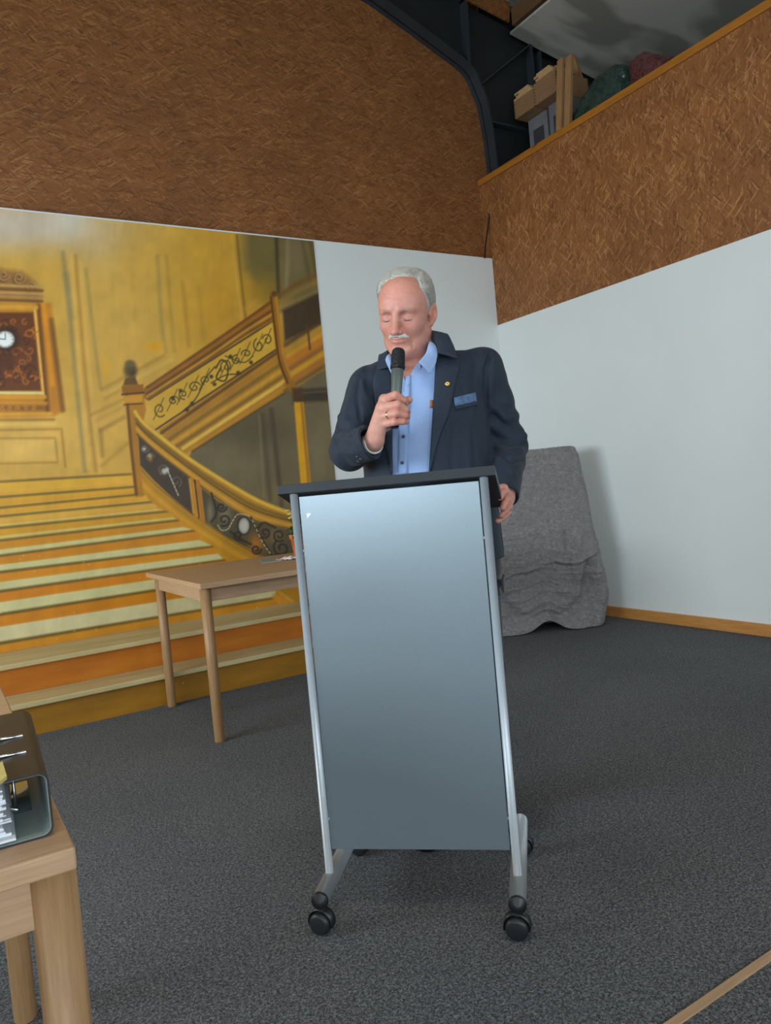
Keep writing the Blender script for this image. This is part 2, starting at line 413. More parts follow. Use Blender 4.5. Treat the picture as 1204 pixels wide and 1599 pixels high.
def rsp(P, n=6):
    # smooth curve through points
    P = np.array(P, float)
    if len(P) < 3: return P
    out = []; Q = np.vstack([2*P[0]-P[1], P, 2*P[-1]-P[-2]])
    for i in range(1, len(Q)-2):
        for t in np.linspace(0, 1, n, endpoint=False):
            a, b, c, d = Q[i-1], Q[i], Q[i+1], Q[i+2]
            out.append(0.5*((2*b)+(-a+c)*t+(2*a-5*b+4*c-d)*t*t+(-a+3*b-3*c+d)*t**3))
    out.append(P[-1]); return np.array(out)
def scroll(cx, cy, r, turns=1.3, a0=0.0, sgn=1, sq=1.0):
    t = np.linspace(0, 1, 16); a = a0+sgn*t*turns*2*math.pi; rr = r*(1-0.75*t)
    return np.stack([cx+rr*np.cos(a), cy+rr*np.sin(a)*sq], 1)
MX0, MX1, MZ0, MZ1 = -2.9, 2.531, 0.345, H1-0.012
xs = np.concatenate([np.linspace(MX0, 0.16, 90, endpoint=False), np.linspace(0.16, MX1, 500)])
zs = np.linspace(MZ0, MZ1, 520)
GX, GZ = np.meshgrid(xs, zs); MY = YB-0.006
PP = np.stack([GX.ravel(), np.full(GX.size, MY), GZ.ravel()], 1)
dd_ = PP-CAM; zc = dd_@F; px = 602+F_PX*(dd_@R)/zc; py = 799.5-F_PX*(dd_@U)/zc
# beyond the left edge of the photograph the painting goes on with the same bands
K = Paint(px, py, (205, 158, 62))
rs = np.random.RandomState(4)
def vnoise(x, y, s, seed):
    r = np.random.RandomState(seed).rand(64, 64); u = x/s; v = y/s; iu = np.floor(u).astype(int); iv = np.floor(v).astype(int)
    fu = u-iu; fv = v-iv; fu = fu*fu*(3-2*fu); fv = fv*fv*(3-2*fv)
    g = lambda a, b: r[a % 64, b % 64]
    return (g(iu, iv)*(1-fu)+g(iu+1, iv)*fu)*(1-fv)+(g(iu, iv+1)*(1-fu)+g(iu+1, iv+1)*fu)*fv
# wall fields
K.blob(200, 470, 120, 120, (212, 168, 78), 0.8); K.blob(60, 680, 110, 60, (226, 178, 84), 0.9)
K.blob(330, 470, 60, 120, (196, 142, 34), 0.9); K.blob(300, 420, 90, 60, (204, 158, 60), 0.5)
K.blob(10, 350, 170, 42, (204, 188, 168), 0.95, 1.3); K.blob(110, 345, 34, 30, (214, 214, 208), 0.6)  # upper left: whitish reflection haze put into the paint colour, continued below
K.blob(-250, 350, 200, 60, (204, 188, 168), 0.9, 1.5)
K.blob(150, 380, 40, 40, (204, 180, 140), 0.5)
# dark upper right
K.poly([(378, 350), (500, 350), (512, 470), (430, 480), (395, 455), (378, 420)], (112, 98, 52), 14)
K.blob(404, 456, 32, 26, (164, 124, 26), 0.7); K.blob(372, 500, 28, 60, (176, 128, 30), 0.6)
K.blob(462, 400, 20, 50, (124, 108, 78), 0.8)
K.line([(431, 358), (435, 462)], 4, (62, 52, 32), 3); K.line([(450, 365), (447, 450)], 5, (138, 122, 88), 3)
K.line(rsp([(370, 368), (376, 430), (384, 500)]), 3, (120, 88, 28), 2, 0.8); K.line([(362, 370), (370, 440), (378, 505)], 3, (214, 164, 70), 2.5, 0.6)
K.line([(470, 365), (484, 440)], 5, (92, 78, 52), 3, 0.7); K.line([(482, 365), (495, 430)], 4, (84, 68, 44), 3, 0.7)
# wall mouldings
for P, w, c, a in (([(98, 395), (107, 470), (117, 575), (127, 675), (133, 735)], 6, (140, 126, 78), 0.75), ([(103, 430), (112, 495)], 10, (132, 124, 92), 0.45),
                   ([(112, 400), (121, 540), (138, 730)], 4, (226, 178, 88), 0.7),
                   ([(118, 400), (130, 550), (140, 655), (150, 735)], 3.5, (164, 116, 44), 0.75), ([(125, 410), (138, 560), (156, 735)], 4, (226, 180, 88), 0.6),
                   ([(134, 420), (147, 530), (157, 606)], 3.5, (150, 132, 72), 0.8), ([(246, 400), (252, 500), (259, 550)], 4, (152, 132, 70), 0.7),
                   ([(260, 400), (266, 480), (272, 548)], 3, (160, 124, 50), 0.6), ([(285, 440), (295, 540)], 5, (168, 122, 40), 0.7),
                   ([(312, 450), (318, 530)], 6, (178, 130, 44), 0.6), ([(159, 608), (255, 556)], 3, (164, 124, 48), 0.8),
                   ([(165, 616), (268, 562)], 4, (228, 184, 96), 0.7), ([(164, 622), (205, 600)], 2.5, (170, 128, 52), 0.6),
                   ([(142, 648), (196, 622)], 3, (172, 128, 50), 0.8), ([(150, 657), (196, 633)], 3, (190, 144, 66), 0.8),
                   ([(157, 672), (193, 652)], 4, (150, 112, 44), 0.8), ([(157, 672), (160, 712)], 4, (150, 112, 44), 0.8),
                   ([(158, 728), (200, 692)], 3, (170, 126, 44), 0.6), ([(330, 520), (400, 470)], 7, (200, 152, 62), 0.4)):
    K.line(rsp(P), w+1, c, 3.2, a*0.85)
K.blob(240, 541, 14, 7, (222, 150, 10), 0.8); K.blob(165, 575, 6, 18, (222, 160, 30), 0.5)
for k in range(26):   # soft vertical brush marks
    x0 = 170+rs.rand()*230; y0 = 380+rs.rand()*110; L = 50+rs.rand()*90
    K.line([(x0, y0), (x0+L*0.09, y0+L)], 3+rs.rand()*5, (168+rs.rand()*50, 122+rs.rand()*48, 30+rs.rand()*45), 4, 0.16)
# niche with the clock, left
K.poly([(-70, 452), (-62, 428), (-20, 418), (34, 424), (54, 440), (66, 462), (60, 470), (-70, 462)], (150, 106, 50), 5)
for P in (scroll(28, 436, 10), scroll(46, 450, 8, sgn=-1), scroll(4, 432, 9), scroll(-30, 434, 10)): K.line(P, 3, (104, 70, 34), 1.8, 0.8); K.line(P+np.array([2, -2]), 1.5, (196, 156, 96), 1.2, 0.8)
for yy, c in ((448, (196, 152, 84)), (454, (120, 78, 34)), (459, (198, 152, 84)), (465, (184, 134, 66)), (471, (112, 74, 34))): K.line([(-90, yy-6), (66, yy)], 4.5, c, 1.5, 0.9)
K.poly([(-85, 470), (80, 474), (100, 642), (84, 650), (-90, 655)], (196, 126, 28), 3)
K.line([(60, 478), (74, 640)], 7, (118, 70, 22), 3); K.line([(68, 476), (82, 600)], 7, (222, 142, 28), 2.5); K.line([(80, 500), (98, 640)], 6, (124, 82, 28), 3.5); K.line([(54, 480), (68, 620)], 4, (232, 178, 82), 1.5)
K.line([(-85, 478), (56, 480)], 8, (218, 156, 50), 2)
K.poly([(-80, 488), (52, 488), (64, 610), (-85, 612)], (104, 54, 16), 2)
for k in range(90):
    cx, cy = -60+rs.rand()*115, 500+rs.rand()*100; P = scroll(cx, cy, 5+rs.rand()*7, 0.6+rs.rand()*0.6, rs.rand()*6, rs.choice([-1, 1]))
    K.line(P, 2.4, (188, 108, 30) if k % 2 else (70, 36, 14), 1.4, 0.75)
K.poly([(-60, 552), (20, 551), (26, 575), (-60, 580)], (84, 42, 18), 4, 0.7)
K.blob(9, 531, 22, 21, (52, 30, 16), 0.95, 3); K.blob(8, 530, 14.5, 13, (236, 240, 236), 1.0, 5)
K.line([(8, 530), (8.5, 521)], 1.0, (40, 36, 30), 0.7); K.line([(8, 530), (0, 529)], 1.0, (40, 36, 30), 0.7)
for k in range(12):
    a = k*math.pi/6; K.line([(8+11*math.cos(a), 530+10*math.sin(a)), (8+12.5*math.cos(a), 530+11.5*math.sin(a))], 0.7, (120, 120, 110), 0.5)
K.line([(-85, 613), (66, 614)], 5, (222, 204, 128), 1.5); K.line([(-85, 619), (70, 620)], 6, (214, 150, 40), 2)
K.line([(-85, 629), (72, 630)], 5, (206, 140, 34), 2); K.line([(-85, 637), (66, 637)], 8, (142, 90, 28), 3)
for k in range(12): K.line(scroll(-80+k*12, 637, 4, 1, k), 1.4, (212, 150, 52), 1.0, 0.8)
K.line([(-90, 648), (80, 646)], 5, (216, 158, 50), 2); K.line([(-90, 657), (84, 655)], 3, (158, 108, 34), 2); K.line([(-90, 664), (86, 662)], 4, (232, 190, 96), 2)
K.line([(-90, 673), (96, 670), (102, 728)], 3, (168, 122, 40), 2.2, 0.8); K.line([(-90, 685), (86, 684), (90, 722), (-90, 726)], 2.5, (170, 128, 46), 2.2, 0.8)
K.poly([(-90, 688), (84, 688), (87, 718), (-90, 722)], (232, 186, 94), 3, 0.6)
# ---------- great stair: bands (left y, right end)
steps = [((0, 752), (207, 740)), ((0, 776), (214, 759.5)), ((0, 792.5), (224, 771)), ((0, 806), (237, 783.5)), ((0, 824), (262, 798)), ((0, 843.5), (278, 812)),
         ((0, 867.5), (304, 828)), ((0, 893), (332, 853)), ((0, 923), (350, 874), ), ((0, 959), (424, 893)), ((0, 1004), (430, 933)), ((0, 1050), (470, 957))]
def ln(seg, x):
    (x0, y0), (x1, y1) = seg; return y0+(y1-y0)*(x-x0)/(x1-x0)
mm = (py > np.array(ln(steps[0], px))) & (px < 216+(py-760)*1.32)
K.c[mm] = (206, 142, 30)
cols = [(222, 168, 50), (218, 158, 40), (220, 160, 42), (216, 164, 60), (206, 148, 34), (204, 136, 24), (202, 130, 22), (208, 134, 18), (206, 126, 18), (200, 126, 20), (198, 132, 26)]
tre = [(214, 164, 56), (220, 172, 62), (216, 172, 66), (214, 180, 90), (210, 182, 96), (206, 194, 130), (206, 196, 136), (204, 194, 138), (206, 196, 140), (208, 196, 148), (206, 196, 144)]
for k in range(len(steps)-1):
    a, b = steps[k], steps[k+1]; x0 = -1500; x1 = b[1][0]
    y0l, y1l = ln(a, x0), ln(b, x0); y0r, y1r = ln(a, x1), ln(b, x1)
    # riser below the shadow of the nosing above, then the tread, then the nosing shadow
    tf = 0.18+0.42*k/10
    xr = a[1][0]+8 if k < 9 else 432
    K.poly([(x0, y0l), (xr, ln(a, xr)), (xr, ln(b, xr)), (x0, y1l)], cols[k], 0.8)
    ty = lambda x, q=1-tf: ln(a, x)+(ln(b, x)-ln(a, x))*q
    K.poly([(x0, ty(x0)), (xr, ty(xr)), (x1, ln(b, x1)), (x0, y1l)], tre[k], 0.9)
    K.line([(x0, ty(x0)-1), (xr-2, ty(xr)-1)], 1.2, (214, 142, 52), 1.0, 0.6)
for k in range(len(steps)-1):
    a = steps[k]; th = (4, 4.5, 4.5, 4.5, 5, 5, 5.5, 7, 8, 8.5, 9)[k]; x1 = a[1][0]
    K.poly([(-1500, ln(a, -1500)-th*0.6), (x1, a[1][1]-1.0), (x1+2, a[1][1]+1.5), (-1500, ln(a, -1500)+th*0.7)], (98, 78, 30), 1.8, 0.95)
# skirt along the stair
sk = rsp([(209, 735), (216, 760), (226, 772), (240, 786), (264, 800), (282, 814), (306, 830), (334, 853), (356, 872), (440, 925), (470, 946), (500, 960)])
skt = rsp([(216, 726), (240, 752), (270, 778), (303, 803), (350, 835), (408, 868), (460, 890), (520, 905)])
K.poly(list(map(tuple, sk))+list(map(tuple, skt[::-1])), (192, 134, 26), 1.5)
K.line(skt+np.array([-4, 6]), 4, (160, 120, 26), 2.5, 0.7); K.line(skt+np.array([-8, 14]), 5, (216, 156, 40), 3, 0.7); K.line(skt+np.array([0, 2]), 2, (118, 80, 20), 1.3, 0.8)
K.line([(430, 933), (456, 948), (474, 948)], 9, (214, 144, 30), 3)
# dark space under the upper flight
K.poly([(294, 714), (304, 698), (442, 612), (470, 600), (506, 576), (545, 560), (560, 900), (456, 800), (406, 781), (353, 751)], (108, 94, 64), 2)
K.blob(400, 670, 60, 34, (80, 68, 44), 0.6); K.blob(360, 725, 40, 24, (122, 108, 74), 0.6); K.blob(500, 700, 22, 60, (126, 112, 80), 0.6); K.blob(440, 770, 30, 20, (132, 112, 54), 0.5)
K.line([(410, 648), (422, 780)], 5, (74, 60, 44), 3.5, 0.7); K.line([(424, 640), (440, 790)], 5, (66, 50, 38), 3.5, 0.8); K.line([(405, 650), (412, 775)], 3, (136, 120, 84), 2, 0.5)
K.poly([(470, 608), (520, 604), (520, 626), (472, 628)], (62, 50, 36), 3); K.line([(470, 614), (515, 610)], 3, (104, 90, 64), 1.5, 0.7)
# stringer of the upper flight
K.poly([(248, 671), (434, 543), (500, 500), (540, 476), (545, 556), (506, 578), (460, 604), (442, 614), (304, 702), (288, 708), (262, 690)], (176, 120, 32), 1.5)
def along(p0, p1, w, col, al=0.9, fe=1.6): K.line([p0, p1], w, col, fe, al)
along((252, 676), (436, 548), 5, (96, 66, 24)); along((258, 682), (440, 556), 5, (168, 118, 34)); along((264, 686), (442, 566), 5, (128, 98, 30)); along((270, 692), (444, 576), 6, (206, 152, 44))
along((276, 697), (444, 586), 4, (124, 96, 28)); along((286, 700), (446, 594), 6, (226, 186, 78)); along((292, 706), (446, 604), 5, (190, 130, 24)); along((300, 705), (446, 613), 2.5, (92, 66, 24))
for o, c in ((0, (92, 72, 44)), (10, (176, 138, 50)), (20, (204, 146, 40)), (30, (196, 112, 34)), (42, (148, 92, 40)), (52, (206, 152, 34)), (62, (168, 104, 34)), (72, (112, 84, 40))):
    along((446, 538+o), (540, 478+o), 7, c, 0.85, 2.2)
# iron panel of the upper flight
K.poly([(233, 624), (428, 500), (434, 543), (243, 670)], (206, 160, 50), 1.2)
K.line([(233, 624), (428, 500)], 2.5, (74, 54, 26), 1); K.line([(243, 671), (434, 544)], 2.5, (74, 54, 26), 1)
IR = (66, 56, 30)
for t, r, s_, sg in ((0.06, 10, 1.25, 1), (0.17, 9, 0.9, -1), (0.25, 8, 1.0, 1), (0.34, 10, 0.9, -1), (0.43, 8, 0.9, 1), (0.60, 10, 1.2, 1), (0.68, 8, 1.0, -1), (0.76, 8, 0.8, 1), (0.86, 9, 1.3, -1), (0.93, 8, 1.2, 1)):
    cx = 238+(431-238)*t; cy = 647+(522-647)*t; K.line(scroll(cx, cy, r, 1.15, 0.6+3*t*sg, sg, s_), 1.7, IR, 0.8)
    K.line(rsp([(cx-10, cy+16), (cx-2, cy), (cx+6, cy-18)]), 1.3, IR, 0.8, 0.8)
for x0, y0 in ((282, 610), (300, 630), (330, 588), (335, 600), (372, 582), (392, 566), (270, 622), (360, 557), (292, 640)): K.blob(x0, y0, 3.2, 3.2, (54, 44, 24), 0.9, 2)
K.line(rsp([(286, 642), (306, 622), (322, 590), (336, 572)]), 1.8, IR, 0.8); K.line(rsp([(345, 574), (338, 590), (352, 594), (356, 572), (346, 562), (337, 575)]), 2.4, IR, 0.8)
K.line(rsp([(330, 598), (352, 586), (376, 584)]), 1.8, IR, 0.8); K.line(rsp([(352, 556), (380, 566), (395, 556)]), 1.6, IR, 0.8)
# upper handrail
K.poly([(222, 607), (237, 600), (321, 541), (383, 498), (426, 466), (432, 500), (383, 524), (300, 580), (234, 624), (224, 622)], (146, 96, 26), 1.5)
for o, wd, c in ((2, 4, (112, 66, 22)), (8, 4, (160, 100, 28)), (14, 4, (100, 60, 22)), (19, 4, (196, 144, 44)), (24, 3, (118, 76, 24))):
    K.line(rsp([(230, 603+o*0.85), (321, 541+o), (383, 498+o), (428, 466+o*1.2)]), wd, c, 1.6, 0.85)
K.line(rsp([(434, 462), (470, 440), (505, 425)]), 6, (122, 82, 34), 3, 0.9); K.line(rsp([(436, 474), (470, 452), (520, 428)]), 6, (150, 112, 54), 3, 0.8); K.line(rsp([(436, 486), (480, 462), (520, 446)]), 7, (132, 112, 70), 3, 0.8)
K.poly([(441, 484), (496, 458), (520, 450), (520, 495), (444, 534)], (70, 54, 34), 3); K.line([(480, 508), (484, 545)], 3, (92, 62, 34), 1.5)
# turning post between the flights and the pole below it
K.line(rsp([(427, 460), (433, 510), (440, 560), (452, 596), (464, 616)]), 12, (156, 100, 24), 1.6); K.line(rsp([(423, 464), (429, 512), (436, 562), (449, 598)]), 3, (88, 54, 18), 1.3); K.line(rsp([(431, 464), (437, 512), (443, 556), (455, 590)]), 3, (200, 142, 44), 1.5, 0.8)
K.blob(428, 459, 5, 5, (92, 66, 28), 1, 2); K.poly([(456, 606), (472, 606), (474, 630), (458, 632)], (76, 52, 26), 2.5)
K.poly([(459, 628), (474, 628), (486, 762), (470, 764)], (214, 154, 18), 1.5); K.line([(471, 630), (483, 762)], 4, (158, 104, 20), 2)
# newel post, left
K.poly([(195, 604), (222, 602), (228, 640), (216, 690), (224, 775), (212, 776), (203, 700)], (176, 118, 28), 1.5)
K.line([(197, 608), (204, 690), (213, 772)], 4, (104, 68, 22), 2); K.poly([(190, 603), (224, 600), (223, 612), (191, 614)], (150, 94, 24), 1.3); K.line([(191, 616), (224, 613)], 3, (84, 54, 20), 1.2); K.poly([(193, 618), (222, 616), (222, 628), (195, 630)], (202, 142, 36), 1.5); K.line([(194, 632), (222, 630)], 2.2, (90, 58, 20), 1.2)
K.blob(204, 578, 11, 13, (92, 76, 42), 1, 2.5); K.blob(203, 568, 8, 6, (106, 90, 54), 1, 2); K.poly([(196, 590), (211, 588), (216, 601), (192, 602)], (104, 74, 32), 1.5); K.blob(207, 582, 4, 6, (66, 50, 28), 0.8)
# lower, curving handrail
def evn(P, n=44):
    P = rsp(P, 8); L = np.concatenate([[0], np.cumsum(np.linalg.norm(np.diff(P, axis=0), axis=1))]); q = np.linspace(0, L[-1], n)
    return np.stack([np.interp(q, L, P[:, i]) for i in (0, 1)], 1)
top = evn([(212, 640), (222, 655), (246, 675), (294, 712), (353, 750), (406, 780), (456, 799), (500, 812)])
bot = evn([(214, 678), (246, 707), (294, 744), (340, 779), (393, 811), (454, 826), (500, 834)])
K.poly(list(map(tuple, top))+list(map(tuple, bot[::-1])), (182, 128, 30), 1.3)
K.line(top+np.array([-1, 3]), 5, (224, 180, 60), 1.8); K.line(top*0.6+bot*0.4, 5, (124, 92, 26), 2.2, 0.9); K.line(top*0.45+bot*0.55, 2, (70, 50, 20), 1.2, 0.8); K.line(top*0.25+bot*0.75+np.array([0, 1]), 4, (212, 154, 46), 2); K.line(bot, 2, (92, 60, 20), 1.2)
# dark iron panels of the lower flight
p1 = [(216, 681), (246, 708), (294, 745), (301, 803), (270, 778), (240, 750), (219, 727)]
p2 = [(314, 762), (340, 782), (393, 813), (454, 828), (500, 836), (500, 905), (408, 868), (350, 836), (320, 815)]
K.poly(p1, (72, 58, 44), 1.3); K.poly(p2, (82, 70, 46), 1.3)
K.blob(400, 850, 12, 16, (184, 112, 24), 0.9); K.blob(352, 805, 10, 18, (150, 140, 110), 0.6); K.blob(328, 800, 5, 18, (146, 136, 108), 0.7); K.blob(430, 838, 14, 14, (148, 120, 66), 0.6)
for P in ((scroll(226, 700, 7)), (scroll(234, 714, 7, sgn=-1)), (scroll(256, 733, 9, 1.2, 2)), (scroll(275, 752, 9, 1.2, 1, -1))):
    K.line(P, 1.6, (126, 112, 94), 0.9, 0.8)
for x0, y0, r in ((225, 701, 3), (234, 712, 3.2), (257, 736, 5), (261, 733, 3)): K.blob(x0, y0, r, r, (206, 204, 192), 0.85, 1.5)
K.blob(235, 716, 3, 5, (178, 120, 30), 0.8)
for k in range(7): K.line([(262+k*2.5, 735+k*5.8), (263.5+k*2.5, 739+k*5.8)], 1.4, (218, 214, 200), 0.6)
K.blob(381, 821, 9, 13, (196, 192, 178), 0.95, 2.5); K.line(np.stack([381+10*np.cos(np.linspace(0, 6.4, 24)), 821+14*np.sin(np.linspace(0, 6.4, 24))], 1), 2.4, (52, 42, 32), 1)
for P in (rsp([(330, 770), (338, 800), (330, 815)]), scroll(346, 792, 8), scroll(350, 812, 10, 1.2, 2, -1), scroll(372, 836, 8, 1.2, 1), scroll(400, 858, 8, 1.3, 0), scroll(414, 832, 9, 1.3, 3, -1), scroll(436, 836, 10, 1.3, 1), scroll(440, 856, 14, 1.2, 4, -1), rsp([(392, 808), (402, 830), (414, 850), (424, 866)]), rsp([(360, 830), (376, 842), (392, 850)]), rsp([(402, 826), (412, 816), (430, 824)]), scroll(470, 850, 12, 1.2, 0)):
    K.line(P, 3, (46, 36, 28), 1, 0.9)
for P in ([(340, 820), (346, 828), (356, 826), (362, 816), (370, 804), (380, 803), (392, 806)], [(394, 812), (402, 830), (412, 850), (422, 864)]):
    P = rsp(P, 5)
    for i in range(0, len(P)-1, 2): K.line([P[i], P[i+1]], 1.3, (214, 204, 160), 0.6)
K.line([(299, 748), (306, 806)], 5, (196, 128, 34), 1.2); K.line([(309, 752), (317, 814)], 6, (178, 112, 30), 1.2); K.line([(304, 750), (311, 808)], 2.5, (70, 44, 20), 1)
# brush unevenness of the whole painting
n = vnoise(px, py, 26, 1)*0.5+vnoise(px, py, 11, 2)*0.3+vnoise(px+0.1*py, py*0.18, 5, 3)*0.2
K.c *= (0.93+0.14*n)[:, None]
for k in range(40):
    x0, y0 = rs.rand()*420, 860+rs.rand()*180; K.blob(x0, y0, 1.2, 0.9, (222, 200, 150), 0.7, 1)
nx, nz = len(xs), len(zs); idx = np.arange(nx*nz).reshape(nz, nx)
Q = np.stack([idx[:-1, :-1], idx[:-1, 1:], idx[1:, 1:], idx[1:, :-1]], -1).reshape(-1, 4)
MO = np.array([0.0, MY, 0.0])
t = NT('mural_paint'); at_ = t.n('ShaderNodeAttribute', attribute_name='paint'); t.set(at_.outputs['Color'], 0.42, 0, 0.4)
t.bump(t.noise(t.coord(), 60, 3), 0.05, 0.002)
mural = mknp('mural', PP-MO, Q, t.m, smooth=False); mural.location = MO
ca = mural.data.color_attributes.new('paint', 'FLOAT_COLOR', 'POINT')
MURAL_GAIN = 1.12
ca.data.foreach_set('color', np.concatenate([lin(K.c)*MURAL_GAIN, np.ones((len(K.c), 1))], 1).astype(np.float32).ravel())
tag(mural, 'large golden mural of a staircase and clock painted on the back wall', 'mural')

# ---- the two lowest steps stand out from the wall
def paintmat(name, c1, c2, c3):
    t = NT(name); v = t.coord((0.6, 3, 3)); n = t.noise(v, 3.5, 5, 0.6)
    c = t.ramp(n, [(0.3, c1), (0.5, c2), (0.72, c3)])
    sp = t.n('ShaderNodeTexVoronoi'); sp.inputs['Scale'].default_value = 9.0; t.l(t.coord(), sp.inputs['Vector'])
    c = t.mix(t.ramp(sp.outputs['Distance'], [(0.03, (1, 1, 1)), (0.05, (0, 0, 0))]), c, srgb(205, 185, 140))
    t.set(c, 0.5, 0, 0.35); return t.m
MAT['riser1'] = paintmat('ochre_riser_paint', srgb(140, 98, 26), srgb(158, 108, 24), srgb(176, 122, 26))
MAT['riser2'] = paintmat('orange_riser_paint', srgb(168, 96, 22), srgb(186, 106, 22), srgb(196, 122, 30))
MAT['tread'] = paintmat('beige_tread_paint', srgb(188, 168, 118), srgb(202, 182, 132), srgb(212, 196, 150))
def step(name, y0, y1, z0, z1, rm, label, xr):
    o = empty(name, (0, y0, z0)); tag(o, label, 'step', 'steps built out from the foot of the mural')
    L = lambda a, b, c: (a, b-y0, c-z0)
    n = 16; xr2 = xr
    # tread with a rounded right end
    end = [(xr-0.22+0.22*math.sin(a), (y1)-(y1-y0+0.026)*math.cos(a)**1.0) for a in np.linspace(0, math.pi/2, n)]
    poly = [(-2.88, y0-0.026)]+end+[(-2.88, y1)]
    MB().prism(poly, z1-0.028, z1, L).build('tread', MAT['tread'], o, bev=0.005)
    end = [(xr-0.24+0.21*math.sin(a), (y1)-(y1-y0)*math.cos(a)) for a in np.linspace(0, math.pi/2, n)]
    poly = [(-2.88, y0)]+end+[(-2.88, y1)]
    MB().prism(poly, z0, z1-0.029, L).build('riser', rm, o)
    # raw torn lip of the nosing
    return o
step('stair_step', 4.185, YB-0.008, 0.0, 0.176, MAT['riser1'], 'lowest beige stair tread over an ochre riser standing on the carpet before the mural', 2.62)
step('stair_step', 4.405, YB-0.008, 0.177, 0.345, MAT['riser2'], 'upper beige stair tread over an orange riser on top of the lowest step', 2.50)

# ================================================================== TABLES
MAT['leg_wood'] = wood('round_leg_wood', srgb(140, 102, 64), srgb(188, 148, 104), 'z', 0.9)
def table(x0, x1, y0, y1, legs, label, aprx):
    o = empty('table', ((x0+x1)/2, (y0+y1)/2, 0)); tag(o, label, 'table'); c = Vector(o.location)
    a = MB().box(x0-c.x, x1-c.x, y0-c.y, y1-c.y, 0.715, 0.74).build('tabletop', MAT['oak_x'], o); bevel(a, 0.0025)
    for lx, ly in legs:
        MB().lathe([(0.0215, 0.0), (0.0235, 0.004), (0.0245, 0.35), (0.0255, 0.7145)], (lx-c.x, ly-c.y, 0), n=28).build('leg', MAT['leg_wood'], o, True)
    (ax0, ay0), (ax1, ay1) = legs[0], legs[3]
    ax0 -= c.x; ax1 -= c.x; ay0 -= c.y; ay1 -= c.y; r = 0.018; z0, z1 = 0.645, 0.7145
    for n_, b in (('apron', (ax0+r, ax1-r, ay0-0.012+0.004, ay0+0.012)), ('apron', (ax0+r, ax1-r, ay1-0.012, ay1+0.012)),
                  ('apron', (ax0-0.012, ax0+0.012, ay0+r, ay1-r)), ('apron', (ax1-0.012, ax1+0.012, ay0+r, ay1-r))):
        MB().box(b[0], b[1], b[2], b[3], z0, z1).build(n_, MAT['oak_y'] if b[1]-b[0] < 0.1 else MAT['oak_x'], o, bev=0.002)
    return o
table(0.995, 2.40, 3.245, 4.20, [(1.047, 3.345), (2.34, 3.345), (1.047, 4.13), (2.34, 4.13)],
      'light oak table with round legs standing before the painted stairs, holding a small potted plant', 0)
table(-1.30, 0.104, 0.876, 1.90, [(-1.24, 0.925), (0.083, 0.925), (-1.24, 1.845), (0.083, 1.845)],
      'light oak table cut off by the left edge, holding a black ring binder', 0)

# ---- things on the middle table
pp = empty('potted_plant', (1.83, 3.99, 0.74)); tag(pp, 'small flowering plant in an orange terracotta pot on the light oak table before the stairs', 'plant')
MAT['terracotta'] = plain('terracotta', srgb(206, 112, 62), 0.8, var=0.08)
MB().lathe([(0.034, 0), (0.036, 0.003), (0.047, 0.095), (0.053, 0.096), (0.055, 0.122), (0.048, 0.123), (0.045, 0.108), (0.002, 0.106)], n=36).build('pot', MAT['terracotta'], pp, True)
MAT['soil'] = plain('soil', srgb(50, 36, 26), 0.9, var=0.3, nscale=80)
MB().lathe([(0.045, 0.100), (0.045, 0.110), (0.001, 0.112)], n=20).build('soil', MAT['soil'], pp)
MAT['leaf'] = plain('leaf_green', srgb(58, 98, 46), 0.5, var=0.3, nscale=25)
rl = random.Random(3); m = MB()
def leaf(m, base, dr, L, wd, droop):
    base = Vector(base); dr = Vector(dr).normalized(); sd = dr.cross(Vector((0, 0, 1))).normalized(); b = len(m.v); n = 6
    for i in range(n+1):
        t = i/n; p = base+dr*L*t+Vector((0, 0, -droop*t*t)); wv = wd*math.sin(math.pi*min(1, 0.08+t*0.92))**0.8
        m.v += [tuple(p-sd*wv+Vector((0, 0, 0.006*wv/wd))), tuple(p-Vector((0, 0, 0.002))), tuple(p+sd*wv+Vector((0, 0, 0.006*wv/wd)))]
    for i in range(n): m.f += [(b+3*i, b+3*i+1, b+3*i+4, b+3*i+3), (b+3*i+1, b+3*i+2, b+3*i+5, b+3*i+4)]
for k in range(34):
    a = rl.random()*2*math.pi; el = rl.uniform(0.1, 1.2); z = 0.11+rl.random()*0.07
    leaf(m, (0.012*math.cos(a), 0.012*math.sin(a), z), (math.cos(a)*math.cos(el), math.sin(a)*math.cos(el), math.sin(el)), rl.uniform(0.045, 0.075), rl.uniform(0.013, 0.02), 0.03)
lf = m.build('foliage', MAT['leaf'], pp, True); so = lf.modifiers.new('s', 'SOLIDIFY'); so.thickness = 0.0012
m = MB(); fl_ = MB()
for k in range(9):
    a = rl.random()*2*math.pi if k > 2 else math.pi*0.95+k*0.2; r = rl.uniform(0.012, 0.05); z = rl.uniform(0.19, 0.265)
    p = Vector((r*math.cos(a), r*math.sin(a), z)); m.tube([(0, 0, 0.11), (p.x*0.5, p.y*0.5, z*0.7), tuple(p)], 0.0014, 6)
    for j in range(6):
        b = j*math.pi/3; leaf(fl_, p, (math.cos(b), math.sin(b), 0.5), 0.013, 0.005, 0.0)
m.build('stem', MAT['leaf'], pp, True)
MAT['petal'] = plain('petal_cream', srgb(238, 226, 150), 0.6)
ff = fl_.build('blossom', MAT['petal'], pp, True); so = ff.modifiers.new('s', 'SOLIDIFY'); so.thickness = 0.0008
q = [un(x, y, 2, 0.741) for x, y in ((404.6, 873.9), (436, 869.5), (441, 875.5), (408.6, 879.5))]; c = sum(q)/4
MAT['card'] = plain('grey_card', srgb(150, 154, 156), 0.4)
cx_ = Vector(c); o = MB().prism([(p[0]-c[0], p[1]-c[1]) for p in q][::-1], 0, 0.003).build('card', MAT['card']); o.location = (c[0], c[1], 0.7405)
